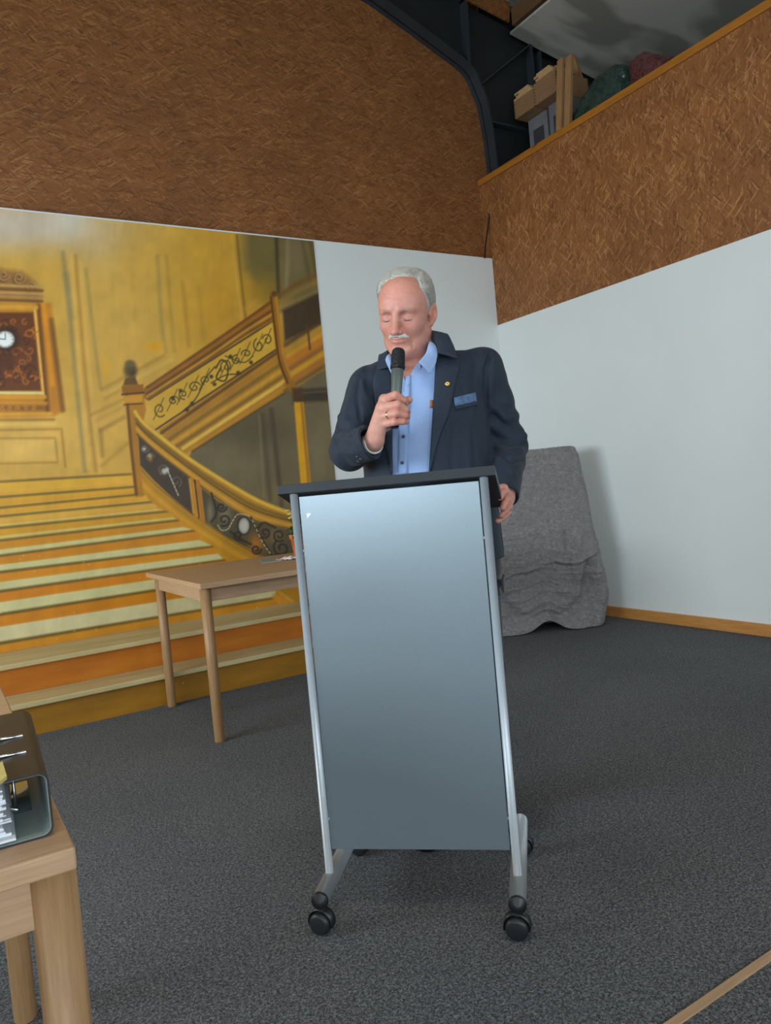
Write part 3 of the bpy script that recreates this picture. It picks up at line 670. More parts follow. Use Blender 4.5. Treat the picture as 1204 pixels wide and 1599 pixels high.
tag(o, 'flat grey card lying on the light oak table left of the crumpled tissue', 'card')
MAT['tissue'] = plain('white_tissue', srgb(232, 226, 222), 0.8)
gx, gy = np.meshgrid(np.linspace(-1, 1, 26), np.linspace(-1, 1, 18)); hz = np.abs(np.sin(3.1*gx+1.7*gy)*np.cos(4.3*gy-2*gx))*0.016*(1-0.6*np.maximum(abs(gx), abs(gy)))+0.002+0.004*np.sin(9*gx)*np.sin(7*gy)**2
V = np.stack([gx*0.055+0.008*np.sin(5*gy), gy*0.05+0.008*np.sin(6*gx), np.maximum(hz, 0.0015)], -1).reshape(-1, 3); ii = np.arange(26*18).reshape(18, 26)
Q = np.stack([ii[:-1, :-1], ii[:-1, 1:], ii[1:, 1:], ii[1:, :-1]], -1).reshape(-1, 4)
o = mknp('tissue', V, Q, MAT['tissue']); s_ = o.modifiers.new('s', 'SOLIDIFY'); s_.thickness = 0.001; c = un(453, 872, 2, 0.741); o.location = (c[0]-0.01, c[1]-0.03, 0.742); o.rotation_euler = (0, 0, 0.5)
tag(o, 'crumpled white tissue lying on the light oak table beside the grey card', 'tissue')

# ---- binder and papers on the near table
bd = empty('ring_binder', (0.09, 0.925, 0.74), math.radians(-3)); tag(bd, 'black lever arch ring binder lying on the near table, open end towards the viewer', 'binder')
MAT['binder_black'] = plain('binder_cover_black', srgb(46, 42, 42), 0.42, var=0.1)
MAT['binder_grey'] = plain('binder_lining', srgb(150, 162, 158), 0.5, var=0.08)
MAT['chrome'] = plain('chrome', srgb(206, 208, 210), 0.18, 1.0, var=0.01)
MAT['paper'] = plain('white_paper', srgb(226, 230, 236), 0.7, var=0.015)
def ubox(out, rad, W, H, n=6):
    # U shaped section, spine at x=0, covers reaching x=-W ; out = inset
    pts = [(-W, H-out)]
    for k in range(n+1):
        a = math.pi/2*(1-k/n); pts.append((-rad+(rad-out)*math.cos(a), H-rad+(rad-out)*math.sin(a)))
    for k in range(n+1):
        a = -math.pi/2*k/n; pts.append((-rad+(rad-out)*math.cos(a), rad+(rad-out)*math.sin(a)))
    pts.append((-W, out)); return pts
def ushell(name, o1, o2, mat, y0=0.0, y1=0.315):
    A = ubox(o1, 0.012, 0.285, 0.074); B = ubox(o2, 0.012, 0.285, 0.074); n = len(A); v = []; f = []
    for y in (y0, y1):
        v += [(x, y, z) for x, z in A]+[(x, y, z) for x, z in B]
    for i in range(n-1):
        f += [(i, i+1, 2*n+i+1, 2*n+i), (n+i+1, n+i, 3*n+i, 3*n+i+1), (i, n+i, n+i+1, i+1), (2*n+i, 2*n+i+1, 3*n+i+1, 3*n+i)]
    for e in (0, n-1): f.append((e, 2*n+e, 3*n+e, n+e))
    return mk(name, v, f, mat, bd)
ushell('cover', 0.0, 0.0022, MAT['binder_black']); ushell('lining', 0.00225, 0.003, MAT['binder_grey'], 0.0015, 0.3135)
m = MB(); m.box(-0.10, -0.018, 0.09, 0.20, 0.0032, 0.006)
for y in (0.105, 0.185):
    m.tube([(-0.035, y, 0.006), (-0.035, y, 0.045), (-0.045, y, 0.058), (-0.06, y, 0.06), (-0.08, y, 0.054), (-0.088, y, 0.04)], 0.0018, 8)
    m.tube([(-0.088, y, 0.006), (-0.088, y, 0.042)], 0.0022, 8)
m.tube([(-0.035, 0.08, 0.012), (-0.06, 0.06, 0.03), (-0.06, 0.045, 0.045)], 0.0025, 8)
m.build('lever_mechanism', MAT['chrome'], bd, True)
for y, L in ((0.085, 0.05), (0.165, 0.045)):
    m = MB(); m.tube([(-0.015-L-0.04, y-0.004, 0.0745), (-0.015-L, y, 0.0765), (-0.028-L*0.4, y+0.004, 0.0765), (-0.018, y+0.008, 0.0745)], 0.0022, 8); m.build('ring_slot', MAT['chrome'], bd, True)

rp = random.Random(5); m = MB(); z = 0.0034
while z < 0.062:
    dz = rp.uniform(0.0012, 0.004); x1 = -0.046+rp.uniform(-0.006, 0.006)-(z-0.02)*0.15; y0 = 0.003+rp.uniform(-0.004, 0.008)
    sk_ = rp.uniform(-0.002, 0.002)
    m.hexa([(-0.272, y0, z), (x1, y0+sk_, z), (x1, 0.305, z), (-0.272, 0.305, z), (-0.272, y0, z+dz*0.85), (x1, y0+sk_, z+dz*0.85), (x1, 0.305, z+dz*0.85), (-0.272, 0.305, z+dz*0.85)])
    z += dz
ps = m.build('paper_stack', MAT['paper']); ps.location = bd.location; ps.rotation_euler = bd.rotation_euler; tag(ps, 'stack of white papers filed inside the black ring binder', 'papers')
MAT['yellow_note'] = plain('pale_yellow_paper', srgb(214, 196, 118), 0.7)
q = [un(x, y, 2, 0.8155) for x, y in ((-30, 1212), (4, 1192), (11, 1215), (-26, 1245))]; c = sum(q)/4
o = MB().prism([(p[0]-c[0], p[1]-c[1]) for p in q][::-1], 0, 0.004).build('note_pad', MAT['yellow_note']); o.location = (c[0], c[1], 0.8142); tag(o, 'pale yellow note pad lying on top of the black ring binder', 'note pad')
o = MB().prism([(-0.20, -0.12), (0.0, -0.14), (0.004, 0.15), (-0.20, 0.16)], 0, 0.002).build('paper_sheet', MAT['paper']); o.location = (0.082, 1.40, 0.7405); o.rotation_euler = (0, 0, 0.05); tag(o, 'white paper sheet lying on the near table behind the ring binder', 'paper')

# ================================================================== LECTERN
LA = math.radians(11.2)
ex = math.cos(LA)*RH-math.sin(LA)*FH
LO = CAM+RH*(-0.0115)+FH*1.7765
lec = empty('lectern', (LO[0], LO[1], 0), math.atan2(ex[1], ex[0])); tag(lec, 'silver rolling lectern with a tall grey front panel and a black slanted reading board', 'lectern')
MAT['wheel_black'] = plain('wheel_black', srgb(34, 36, 38), 0.42)
for s in (-1, 1):
    x = 0.242*s
    ra = MB().tube([(x, 0.0, 0.09), (x, 0.44, 0.09)], 0.0212, 28, ell=None).build('base_rail', MAT['alu'], lec, True)
    MB().lathe([(0.0, -0.0045), (0.02, -0.004), (0.0216, -0.002), (0.0219, 0.004)], (x, 0.0, 0.09), (0, 1, 0)).build('end_cap', MAT['black_plastic'], ra, True)
    MB().lathe([(0.0219, -0.004), (0.0216, 0.002), (0.02, 0.004), (0.0, 0.0045)], (x, 0.44, 0.09), (0, 1, 0)).build('end_cap', MAT['black_plastic'], ra, True)
    MB().tube([(x, 0.10, 0.106), (x, 0.10, 1.101)], 0.0104, 24).build('upright_tube', MAT['alu'], lec, True)
    # rear stay of the tube, keeps the reading board
    for y, off_x in ((0.012, -0.006), (0.405, 0.0)):
        x_ = x+off_x*1.0; tv = Vector((0.22 if s < 0 else 0.10, 1, 0)).normalized(); sd = tv.cross(Vector((0, 0, 1)))
        cr = MB(); cr.lathe([(0.009, 0.040), (0.011, 0.0675)], (x_+0.002, y+0.006, 0), n=20)
        # rounded hood over the wheel
        C0 = Vector((x_, y, 0.0305)); n_ = 22; b = len(cr.v); a0, a1 = -0.25, math.pi+0.25
        for k in range(n_+1):
            a = a0+(a1-a0)*k/n_
            for rr_, tt in ((0.0295, -0.006), (0.0325, -0.008), (0.0325, 0.019), (0.0295, 0.021), (0.0295, 0.015)):
                cr.v.append(tuple(C0+sd*math.cos(a)*rr_+Vector((0, 0, 1))*math.sin(a)*rr_+tv*tt))
        for k in range(n_):
            for q_ in range(5):
                q2 = (q_+1) % 5; cr.f.append((b+k*5+q_, b+k*5+q2, b+(k+1)*5+q2, b+(k+1)*5+q_))
        cr.f.append(tuple(b+q_ for q_ in range(5))[::-1]); cr.f.append(tuple(b+n_*5+q_ for q_ in range(5)))
        cr.lathe([(0.001, 0.016), (0.031, 0.0165), (0.031, 0.0205), (0.001, 0.021)], tuple(C0), tv, n=36)
        cc = cr.build('caster', MAT['black_plastic'], lec, True)
        MB().lathe([(0.001, -0.017), (0.018, -0.0165), (0.0245, -0.0145), (0.0275, -0.010), (0.0285, -0.002), (0.0285, 0.010), (0.0265, 0.0145), (0.001, 0.0150)], tuple(C0-Vector((0, 0, 0.002))), tv, n=40).build('wheel', MAT['wheel_black'], cc, True)
pn = MB().box(-0.229, 0.229, 0.098, 0.102, 0.172, 1.090).build('front_panel', MAT['panel'], lec); bevel(pn, 0.001)
for s in (-1, 1):
    for z in (0.25, 0.95): MB().tube([(s*0.222, 0.1035, z), (s*0.235, 0.1035, z)], 0.004, 10).build('panel_bracket', MAT['alu'], lec, True)
# slanted board with a raised edge board at the speaker side, high edge to the audience
tl = math.atan2(0.092, 0.33)
Tm = Matrix.Translation((0, 0.088, 1.124)) @ Matrix.Rotation(-tl, 4, 'X')
MAT['board_black'] = plain('black_board_laminate', srgb(44, 49, 53), 0.42, var=0.05)
rb = MB().box(-0.281, 0.272, 0, 0.345, -0.024, 0.0, Tm).build('reading_board', MAT['board_black'], lec); bevel(rb, 0.0015)
b2 = MB().box(-0.275, 0.266, 0.335, 0.347, 0.0, 0.022, Tm).build('paper_stop', MAT['board_black'], rb); 
b3 = MB().box(-0.255, 0.255, 0.165, 0.34, 0.797, 0.813).build('shelf', MAT['board_black'], lec); bevel(b3, 0.0015)
for s in (-1, 1): MB().box(s*0.259-0.003, s*0.259+0.003, 0.235, 0.34, 0.792, 0.826).build('shelf_side', MAT['board_black'], b3)
for s in (-1, 1): MB().box(s*0.236-0.003, s*0.236+0.003, 0.104, 0.30, 1.02, 1.045, None).build('board_bracket', MAT['black_plastic'], lec)
MAT['sticker'] = plain('white_sticker', srgb(232, 238, 242), 0.5)
def lloc(px, py, y):   # lectern-local point on the plane local y = const
    d = F+R*(px-602)/F_PX-U*(py-799.5)/F_PX; ey = np.array([-ex[1], ex[0], 0]); o0 = np.array([LO[0], LO[1], 0])
    t = (y-(CAM-o0)@ey)/(d@ey); P = CAM+t*d-o0; return np.array([P@ex, P@ey, P[2]])
q = [lloc(x, y, 0.098) for x, y in ((478.5, 802), (486.3, 801.6), (480.5, 809.5))]
MB().prism([(p[0], p[2]) for p in q], 0.0972, 0.098, lambda a, b, c: (a, c, b)).build('sticker', MAT['sticker'], pn)

# ================================================================== DRAPED CLOTH
def cloth():
    ns, nt = 520, 330
    CO = CAM+RH*1.0+FH*5.27
    s = np.linspace(0, 2*np.pi, ns, endpoint=False); t = np.linspace(0, 1, nt); S, T = np.meshgrid(s, t)
    hw = np.interp(T, [0, 0.04, 0.25, 0.5, 0.72, 0.84, 0.93, 1.0], [0.355, 0.372, 0.405, 0.428, 0.475, 0.492, 0.470, 0.425])
    hd = np.interp(T, [0, 0.03, 0.25, 0.47, 0.56, 0.78, 0.9, 1.0], [0.045, 0.055, 0.105, 0.165, 0.160, 0.115, 0.135, 0.175])
    cs, sn_ = np.cos(S), np.sin(S); n = 0.30+0.24*T
    X = hw*np.sign(cs)*np.abs(cs)**n; Y = hd*np.sign(sn_)*np.abs(sn_)**n
    Y = np.where(Y > 0, Y*0.75, Y)
    nx_, ny_ = np.cos(S), np.sin(S)*0.8; front = (sn_ < 0)*np.clip(-sn_*2.5, 0, 1)
    def ridge(u, v, sc_, seed, e=1.0):
        n_ = vnoise(u*sc_, v*sc_, 1.0, seed); return (1-np.abs(2*n_-1))**(2.0*e)
    su = S/(2*np.pi)*2.6; tz = T*1.25; wx_ = 0.12*vnoise(su*3, tz*3, 1.0, 31); wy_ = 0.12*vnoise(su*3, tz*3, 1.0, 32)
    lowm = np.clip((T-0.42)/0.2, 0, 1)
    wr_ = 0.020*ridge(su*1.5+wx_*2, tz*0.7+wy_*2, 3.6, 21)*(0.35+0.65*lowm)+0.010*ridge(su*1.2+wx_, tz*1.1+wy_, 8.0, 22)*(0.4+0.6*lowm)
    wr_ += 0.008*ridge(su*0.35+wx_, tz*1.6+wy_*1.5, 15.0, 23)*lowm+0.0035*ridge(su*1.1, tz*1.2, 30.0, 24)+0.004*ridge(su*0.3+wx_, tz*1.8+wy_, 32.0, 25)*lowm
    X = X+wr_*np.cos(S)*0.7; Y = Y+wr_*np.sin(S)*1.2
    zt = 1.247-1.24*T
    def ln_(P_, amp, w_):
        d_ = sdline(X.ravel(), zt.ravel(), P_).reshape(X.shape); return amp*np.exp(-(d_/w_)**2)*front
    # swags between the two tails that lie on the carpet, creases below the middle
    Y -= ln_([(-0.46, 0.08), (-0.30, 0.16), (-0.24, 0.40)], 0.040, 0.07); Y -= ln_([(0.40, 0.05), (0.44, 0.25), (0.38, 0.50)], 0.045, 0.06)
    Y += ln_([(-0.32, 0.30), (-0.18, 0.13), (-0.05, 0.06), (0.06, 0.05)], 0.045, 0.035); Y += ln_([(0.34, 0.42), (0.30, 0.22), (0.20, 0.11), (0.10, 0.05)], 0.045, 0.035)
    Y -= ln_([(-0.30, 0.38), (-0.16, 0.43), (0.0, 0.40), (0.12, 0.46), (0.26, 0.45), (0.40, 0.52)], 0.020, 0.012); Y += ln_([(-0.30, 0.36), (-0.16, 0.41), (0.0, 0.38), (0.12, 0.44), (0.26, 0.43), (0.40, 0.50)], 0.014, 0.012)
    Y += ln_([(0.20, 0.66), (0.20, 0.50), (0.24, 0.30)], 0.025, 0.02); Y -= ln_([(0.29, 0.62), (0.30, 0.40), (0.27, 0.20)], 0.020, 0.03); Y -= ln_([(-0.02, 0.62), (-0.01, 0.50)], 0.012, 0.014)
    Y -= ln_([(-0.30, 0.24), (0.0, 0.22), (0.2, 0.26)], 0.012, 0.012)
    hem = 0.006+front*0.075*np.exp(-((X-0.03)/0.10)**2)
    top = 1.247
    Z = top-(top-hem)*T
    V = np.stack([X, Y, Z], -1).reshape(-1, 3)
    # slightly sunk top
    idx = np.arange(ns*nt).reshape(nt, ns); nxt = np.roll(idx, -1, 1)
    Q = np.stack([idx[:-1], idx[1:], nxt[1:], nxt[:-1]], -1).reshape(-1, 4)
    rings = []; base = V[:ns]; extra = []; prev = idx[0]; Qs = [Q]; off_ = len(V)
    for k, sc_ in enumerate((0.97, 0.9, 0.7, 0.45, 0.2, 0.02)):
        P = base*np.array([sc_, sc_, 1])+np.array([0, 0, 0.006*(1-(1-sc_)*0.8)+0.003*math.sin(k*2)]); extra.append(P)
        cur = np.arange(off_, off_+ns); off_ += ns
        Qs.append(np.stack([prev, np.roll(prev, -1), np.roll(cur, -1), cur], -1)); prev = cur
    V = np.vstack([V]+extra); Q = np.vstack(Qs)
    t_ = NT('crinkled_grey_cloth'); v = t_.coord((1, 1, 1.0)); v2 = t_.coord((14, 14, 70))
    n1 = t_.noise(v, 45, 6, 0.7, 1.0); n2 = t_.noise(v2, 3.0, 4, 0.65, 0.6); n3 = t_.noise(v, 6, 4, 0.6)
    c = t_.ramp(n1, [(0.3, srgb(116, 110, 111)), (0.52, srgb(160, 153, 153)), (0.70, srgb(210, 203, 202))])
    c = t_.mix(0.25, c, t_.ramp(n2, [(0.35, srgb(86, 81, 82)), (0.65, srgb(170, 164, 163))]))
    t_.set(c, 0.6, 0, 0.4, Sheen_Weight=0.4)
    ad = t_.n('ShaderNodeMath', operation='ADD'); t_.l(n1, ad.inputs[0]); t_.l(n2, ad.inputs[1]); t_.bump(ad.outputs[0], 0.9, 0.03)
    o = mknp('dust_sheet', V, Q, t_.m); o.location = (CO[0], CO[1], 0); o.rotation_euler = (0, 0, math.atan2(RH[1], RH[0])+0.05)
    sm = o.modifiers.new('solid', 'SOLIDIFY'); sm.thickness = 0.003
    tag(o, 'crinkled grey sheet draped to the carpet over a tall stand before the white right wall', 'cloth'); return o
cloth()

# ================================================================== CABLE IN THE CORNER
pts = [un(x, y, 1, YB-0.01 if y > 300 else YB-0.05) for x, y in ((770.5, 262), (769, 285), (766, 320), (762, 355), (758, 385), (757, 403))]
c0 = Vector(pts[-1]); cb = MB().tube([Vector(p)-c0 for p in pts], 0.006, 8).build('cable', MAT['black_plastic'], None, True); cb.location = c0
tag(cb, 'thin black cable hanging from the steel frame down the wall corner', 'cable')

# ================================================================== THINGS STORED IN THE LOFT
def onx(px, py, x): return un(px, py, 0, x)
MAT['card_brown'] = plain('brown_cardboard', srgb(150, 116, 84), 0.8, var=0.05, nscale=10)
MAT['card_grey'] = plain('grey_white_carton', srgb(118, 118, 122), 0.7, var=0.08, nscale=10)
MAT['print_dark'] = plain('dark_print', srgb(60, 60, 66), 0.7)
def crate(x0, y0, y1, z0, z1, dx, label, seed):
    o = empty('plywood_crate', (x0, (y0+y1)/2, z0)); tag(o, label, 'crate', 'plywood crates lying in the loft')
    yc = (y0+y1)/2; L = (y1-y0)/2-0.002; H = z1-z0; r = random.Random(seed)
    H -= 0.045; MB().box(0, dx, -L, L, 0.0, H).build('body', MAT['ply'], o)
    m = MB()
    for k in range(7):       # finger joints on the visible edges
        z = H*(k+0.25)/7; 
        for s in (-1, 1): m.box(-0.008, 0.001, s*L-0.012, s*L+0.012 if False else s*L, z, z+H/14)
    for k in range(8):
        y = -L+2*L*(k+0.25)/8; m.box(-0.008, 0.001, y, y+L/8, 0, 0.012)
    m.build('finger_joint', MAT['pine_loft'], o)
    m = MB(); z = H
    for k in range(4):
        h = 0.017; xx = -0.012+0.004*k; m.box(xx, xx+0.05, -L*(0.98-0.16*k), L*(0.95-0.22*((k+seed) % 3)), z, z+h-0.003); m.box(xx+0.06, xx+0.2, -L*(0.98-0.12*k), -L*(0.98-0.12*k)+0.03, z, z+h)
        m.box(xx+0.06, xx+0.2, L*0.55, L*0.55+0.03, z, z+h); z += h
    m.build('slat', MAT['pine_z'], o)
    return o
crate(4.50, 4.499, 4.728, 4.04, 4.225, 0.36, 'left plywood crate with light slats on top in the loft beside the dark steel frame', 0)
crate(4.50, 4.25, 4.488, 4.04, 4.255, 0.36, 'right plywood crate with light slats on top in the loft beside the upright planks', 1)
def carton(loc, sx, sy, sz, mat, label, rz=0.0, name='carton'):
    o = empty(name, loc, rz); tag(o, label, 'box')
    MB().box(-sx/2, sx/2, -sy/2, sy/2, 0, sz).build('body', mat, o, bev=0.004)
    m = MB(); m.box(-sx/2-0.003, -sx/2+0.001, -sy*0.3, sy*0.25, sz*0.55, sz*0.8); m.box(-sx/2-0.003, -sx/2+0.001, -sy*0.3, sy*0.1, sz*0.42, sz*0.48)
    m.build('printed_label', MAT['print_dark'], o)
    return o
carton((4.76, 4.60, 3.0), 0.30, 0.24, 0.52, MAT['card_grey'], 'grey carton at the bottom of the stack under the left plywood crate')
carton((4.76, 4.60, 3.522), 0.28, 0.22, 0.515, MAT['card_grey'], 'grey printed carton directly under the left plywood crate')
carton((4.74, 4.35, 3.0), 0.30, 0.22, 0.52, MAT['card_grey'], 'pale carton at the bottom of the stack under the right plywood crate')
carton((4.74, 4.35, 3.522), 0.28, 0.20, 0.515, MAT['card_grey'], 'pale carton directly under the right plywood crate behind the planks')
def plank(a, b, w, t_, label):
    a = Vector(a); b = Vector(b); d = (b-a).normalized(); s = Vector((0, 1, 0)); s = (s-d*s.dot(d)).normalized(); n = d.cross(s)
    e = a+(a-b)*0; k = (3.0-b.z)/(a.z-b.z); foot = b+(a-b)*k
    P = []
    for c in (foot, a):
        for i, j in ((-1, -1), (1, -1), (1, 1), (-1, 1)): P.append(c+n*(i*t_/2)+s*(j*w/2)-foot)
    lo = min(p.z for p in P[:4]); 
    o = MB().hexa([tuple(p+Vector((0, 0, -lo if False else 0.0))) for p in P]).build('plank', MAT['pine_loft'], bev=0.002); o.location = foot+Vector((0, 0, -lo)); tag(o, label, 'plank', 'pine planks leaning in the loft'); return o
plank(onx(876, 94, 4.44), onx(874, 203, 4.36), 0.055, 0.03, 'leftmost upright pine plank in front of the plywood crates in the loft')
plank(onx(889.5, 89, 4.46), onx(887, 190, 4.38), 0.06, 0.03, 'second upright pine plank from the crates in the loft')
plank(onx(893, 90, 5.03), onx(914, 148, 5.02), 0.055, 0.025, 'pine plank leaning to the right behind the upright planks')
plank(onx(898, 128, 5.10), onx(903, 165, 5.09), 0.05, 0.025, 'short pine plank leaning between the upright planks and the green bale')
carton((5.45, 4.46, 3.0), 0.3, 0.62, 1.28, MAT['card_brown'], 'tall brown cardboard box behind the leaning planks in the loft')
def wrapped(name, ctr, hx, hy, H, mat, label, seed, peak):
    n = 70; u_ = np.linspace(0, 2*np.pi, n, endpoint=False); v_ = np.linspace(0, 1, 40); Uu, Vv = np.meshgrid(u_, v_)
    rr = np.where(Vv < 0.75, 1-0.08*Vv, (0.94)*np.sqrt(np.clip(1-((Vv-0.75)/0.25)**2, 0, 1))**0.8)
    zz = np.where(Vv < 0.75, Vv/0.75*0.86, 0.86+0.14*np.sin((Vv-0.75)/0.25*np.pi/2))
    r_ = np.random.RandomState(seed); nz_ = sum(np.sin(k*Uu+7*Vv*k*0.6+r_.rand()*6)*0.05/k**0.5 for k in (2, 3, 5, 9, 14))
    cx = np.sign(np.cos(Uu))*np.abs(np.cos(Uu))**0.55; cy = np.sign(np.sin(Uu))*np.abs(np.sin(Uu))**0.55
    X = hx*cx*rr*(1+nz_); Y = hy*cy*rr*(1+nz_)+peak*zz**3*hy; Z = H*zz*(1-0.35*np.clip(-peak*cy*0+cy*peak*-1, 0, 1)*zz**2)+0.01*np.abs(nz_)*8*Vv*(Vv < 0.95)
    V = np.stack([X, Y, Z], -1).reshape(-1, 3); V[:, 2] -= V[:, 2].min(); ii = np.arange(n*40).reshape(40, n); nn = np.roll(ii, -1, 1)
    Q = np.stack([ii[:-1], nn[:-1], nn[1:], ii[1:]], -1).reshape(-1, 4)
    o = mknp(name, V, Q, mat); o.location = ctr; tag(o, label, 'bale'); return o
def foilmat(name, c1, c2):
    t = NT(name); v = t.coord(); n1 = t.noise(v, 18, 5, 0.7, 2.0); t.set(t.ramp(n1, [(0.35, c1), (0.65, c2)]), 0.22, 0, 0.6, Coat_Weight=0.5); t.bump(n1, 0.8, 0.03); return t.m
wrapped('wrapped_bale', (4.62, 3.90, 3.0), 0.20, 0.26, 0.955, foilmat('green_wrap', srgb(18, 42, 36), srgb(44, 76, 66)), 'dark green bale wrapped in clear foil behind the loft parapet', 1, -0.35)
wrapped('wrapped_bale', (4.62, 3.36, 3.0), 0.22, 0.165, 0.90, foilmat('red_wrap', srgb(70, 26, 30), srgb(120, 58, 60)), 'dark red bale wrapped in clear foil behind the loft parapet', 2, 0.25)


# ================================================================== PERSON
def length(v): return np.sqrt((v*v).sum(-1))
def ell(p, c, r):
    q = p-np.array(c); r = np.array(r); k0 = length(q/r); k1 = length(q/(r*r)); return k0*(k0-1)/np.maximum(k1, 1e-9)
def sph(p, c, r): return length(p-np.array(c))-r
def cap(p, a, b, ra, rb=None):
    rb = ra if rb is None else rb; a = np.array(a, float); b = np.array(b, float); ab = b-a
    t = np.clip((p-a)@ab/(ab@ab), 0, 1); return length(p-a-t[:, None]*ab)-(ra+(rb-ra)*t)
def chain(p, pts, rs, k=0.0):
    d = None
    for i in range(len(pts)-1):
        e = cap(p, pts[i], pts[i+1], rs[i], rs[i+1]); d = e if d is None else (smin(d, e, k) if k else np.minimum(d, e))
    return d
def smin(a, b, k):
    h = np.clip(0.5+0.5*(b-a)/k, 0, 1); return b+(a-b)*h-k*h*(1-h)
def smax(a, b, k): return -smin(-a, -b, k)
def sn(sdf, lo, hi, h):
    lo = np.array(lo, float); hi = np.array(hi, float); n = (np.ceil((hi-lo)/h/4).astype(int))*4+1
    ax = [lo[i]+np.arange(n[i])*h for i in range(3)]; nc = (n-1)//4+1
    cx = np.stack(np.meshgrid(*[a[::4] for a in ax], indexing='ij'), -1).reshape(-1, 3)
    dc = sdf(cx).reshape(nc)
    near = np.abs(dc) < h*4*1.9
    act = np.zeros(nc-1, bool)
    for i in (0, 1):
        for j in (0, 1):
            for k in (0, 1): act |= near[i:nc[0]-1+i, j:nc[1]-1+j, k:nc[2]-1+k]
    Fg = np.repeat(np.repeat(np.repeat(np.sign(dc), 4, 0), 4, 1), 4, 2)[:n[0], :n[1], :n[2]].astype(np.float32)
    blk = np.repeat(np.repeat(np.repeat(act, 4, 0), 4, 1), 4, 2); m = np.zeros(n, bool)
    for i in (0, 1):
        for j in (0, 1):
            for k in (0, 1): m[i:n[0]-1+i, j:n[1]-1+j, k:n[2]-1+k] |= blk
    ii = np.nonzero(m); P = np.stack([ax[0][ii[0]], ax[1][ii[1]], ax[2][ii[2]]], -1)
    vals = np.concatenate([sdf(c) for c in np.array_split(P, max(1, len(P)//400000))]); Fg[ii] = vals
    for s_ in range(3):     # closed at the grid border
        sl = [slice(None)]*3; sl[s_] = 0; Fg[tuple(sl)] = np.maximum(Fg[tuple(sl)], 1e-3); sl[s_] = -1; Fg[tuple(sl)] = np.maximum(Fg[tuple(sl)], 1e-3)
    neg = Fg < 0; c = n-1; acc = np.zeros((*c, 3), np.float32); cnt = np.zeros(c, np.float32)
    for a in range(3):
        b, d = [q for q in range(3) if q != a]
        sl0 = [slice(None)]*3; sl1 = [slice(None)]*3; sl0[a] = slice(0, -1); sl1[a] = slice(1, None)
        f0 = Fg[tuple(sl0)]; f1 = Fg[tuple(sl1)]; x = neg[tuple(sl0)] != neg[tuple(sl1)]; t = np.where(x, f0/np.where(x, f0-f1, 1), 0)
        for o1 in (0, 1):
            for o2 in (0, 1):
                sl = [slice(None)]*3; sl[b] = slice(o1, o1+c[b]); sl[d] = slice(o2, o2+c[d]); xx = x[tuple(sl)]; cnt += xx
                acc[..., a] += np.where(xx, t[tuple(sl)], 0); acc[..., b] += xx*o1; acc[..., d] += xx*o2
    on = cnt > 0; idx = -np.ones(c, int); idx[on] = np.arange(on.sum()); ci = np.stack(np.nonzero(on), -1)
    V = (ci+acc[on]/cnt[on][:, None])*h+lo; Qs = []
    for a in range(3):
        b, d = (a+1) % 3, (a+2) % 3
        sl0 = [slice(None)]*3; sl1 = [slice(None)]*3; sl0[a] = slice(0, -1); sl1[a] = slice(1, None)
        n0 = neg[tuple(sl0)]; n1 = neg[tuple(sl1)]; e = np.stack(np.nonzero(n0 != n1), -1)
        e = e[(e[:, b] > 0) & (e[:, d] > 0) & (e[:, b] < c[b]) & (e[:, d] < c[d])]
        def g(ob, od):
            q = e.copy(); q[:, b] -= ob; q[:, d] -= od; return idx[q[:, 0], q[:, 1], q[:, 2]]
        q = np.stack([g(1, 1), g(0, 1), g(0, 0), g(1, 0)], -1); fl = ~n0[e[:, 0], e[:, 1], e[:, 2]]
        q[fl] = q[fl][:, ::-1]; Qs.append(q)
    Q = np.vstack(Qs); Q = Q[(Q >= 0).all(1)]
    return V, Q
def relax(V, Q, it=2, lam=0.5):
    for _ in range(it):
        acc = np.zeros_like(V); cnt = np.zeros(len(V))
        for i in range(4):
            a = Q[:, i]; b = Q[:, (i+1) % 4]
            for x, y in ((a, b), (b, a)): np.add.at(acc, x, V[y]); np.add.at(cnt, x, 1)
        V = V+(acc/np.maximum(cnt, 1)[:, None]-V)*lam
    return V
PU, PD = 0.15, 2.38
P0 = CAM+RH*PU+FH*PD; P0[2] = 0
def toL(P): d = np.asarray(P)-P0; return np.stack([d@RH, d@FH, d[..., 2]], -1)
def J(px, py, d): return toL(at(px, py, d))
CL = toL(CAM)
# ---- joints
SL, EL, WL = J(577, 607, 2.32), J(545, 704, 2.27), J(584, 688, 2.12)
SR, ER, WR = J(752, 578, 2.38), J(795, 698, 2.40), J(790, 775, 2.17)
BY = math.radians(-9)   # body turned to the viewer's left
cB, sB = math.cos(BY), math.sin(BY)
def rotb(p): return np.stack([p[:, 0]*cB-p[:, 1]*(-sB)*-1*-1, p[:, 0]*0, p[:, 2]], -1) if False else np.stack([cB*p[:, 0]+sB*p[:, 1], -sB*p[:, 0]+cB*p[:, 1], p[:, 2]], -1)
ZZ = [0.80, 0.86, 0.95, 1.05, 1.15, 1.28, 1.38, 1.44, 1.48, 1.52]
AA = [0.215, 0.217, 0.214, 0.208, 0.205, 0.205, 0.196, 0.178, 0.140, 0.085]
BB = [0.150, 0.152, 0.160, 0.160, 0.150, 0.138, 0.125, 0.108, 0.085, 0.062]
CY = [0.0, 0.0, -0.006, -0.008, 0.0, 0.0, 0.005, 0.012, 0.02, 0.025]
NB = J(655, 556, 2.37)   # neck base
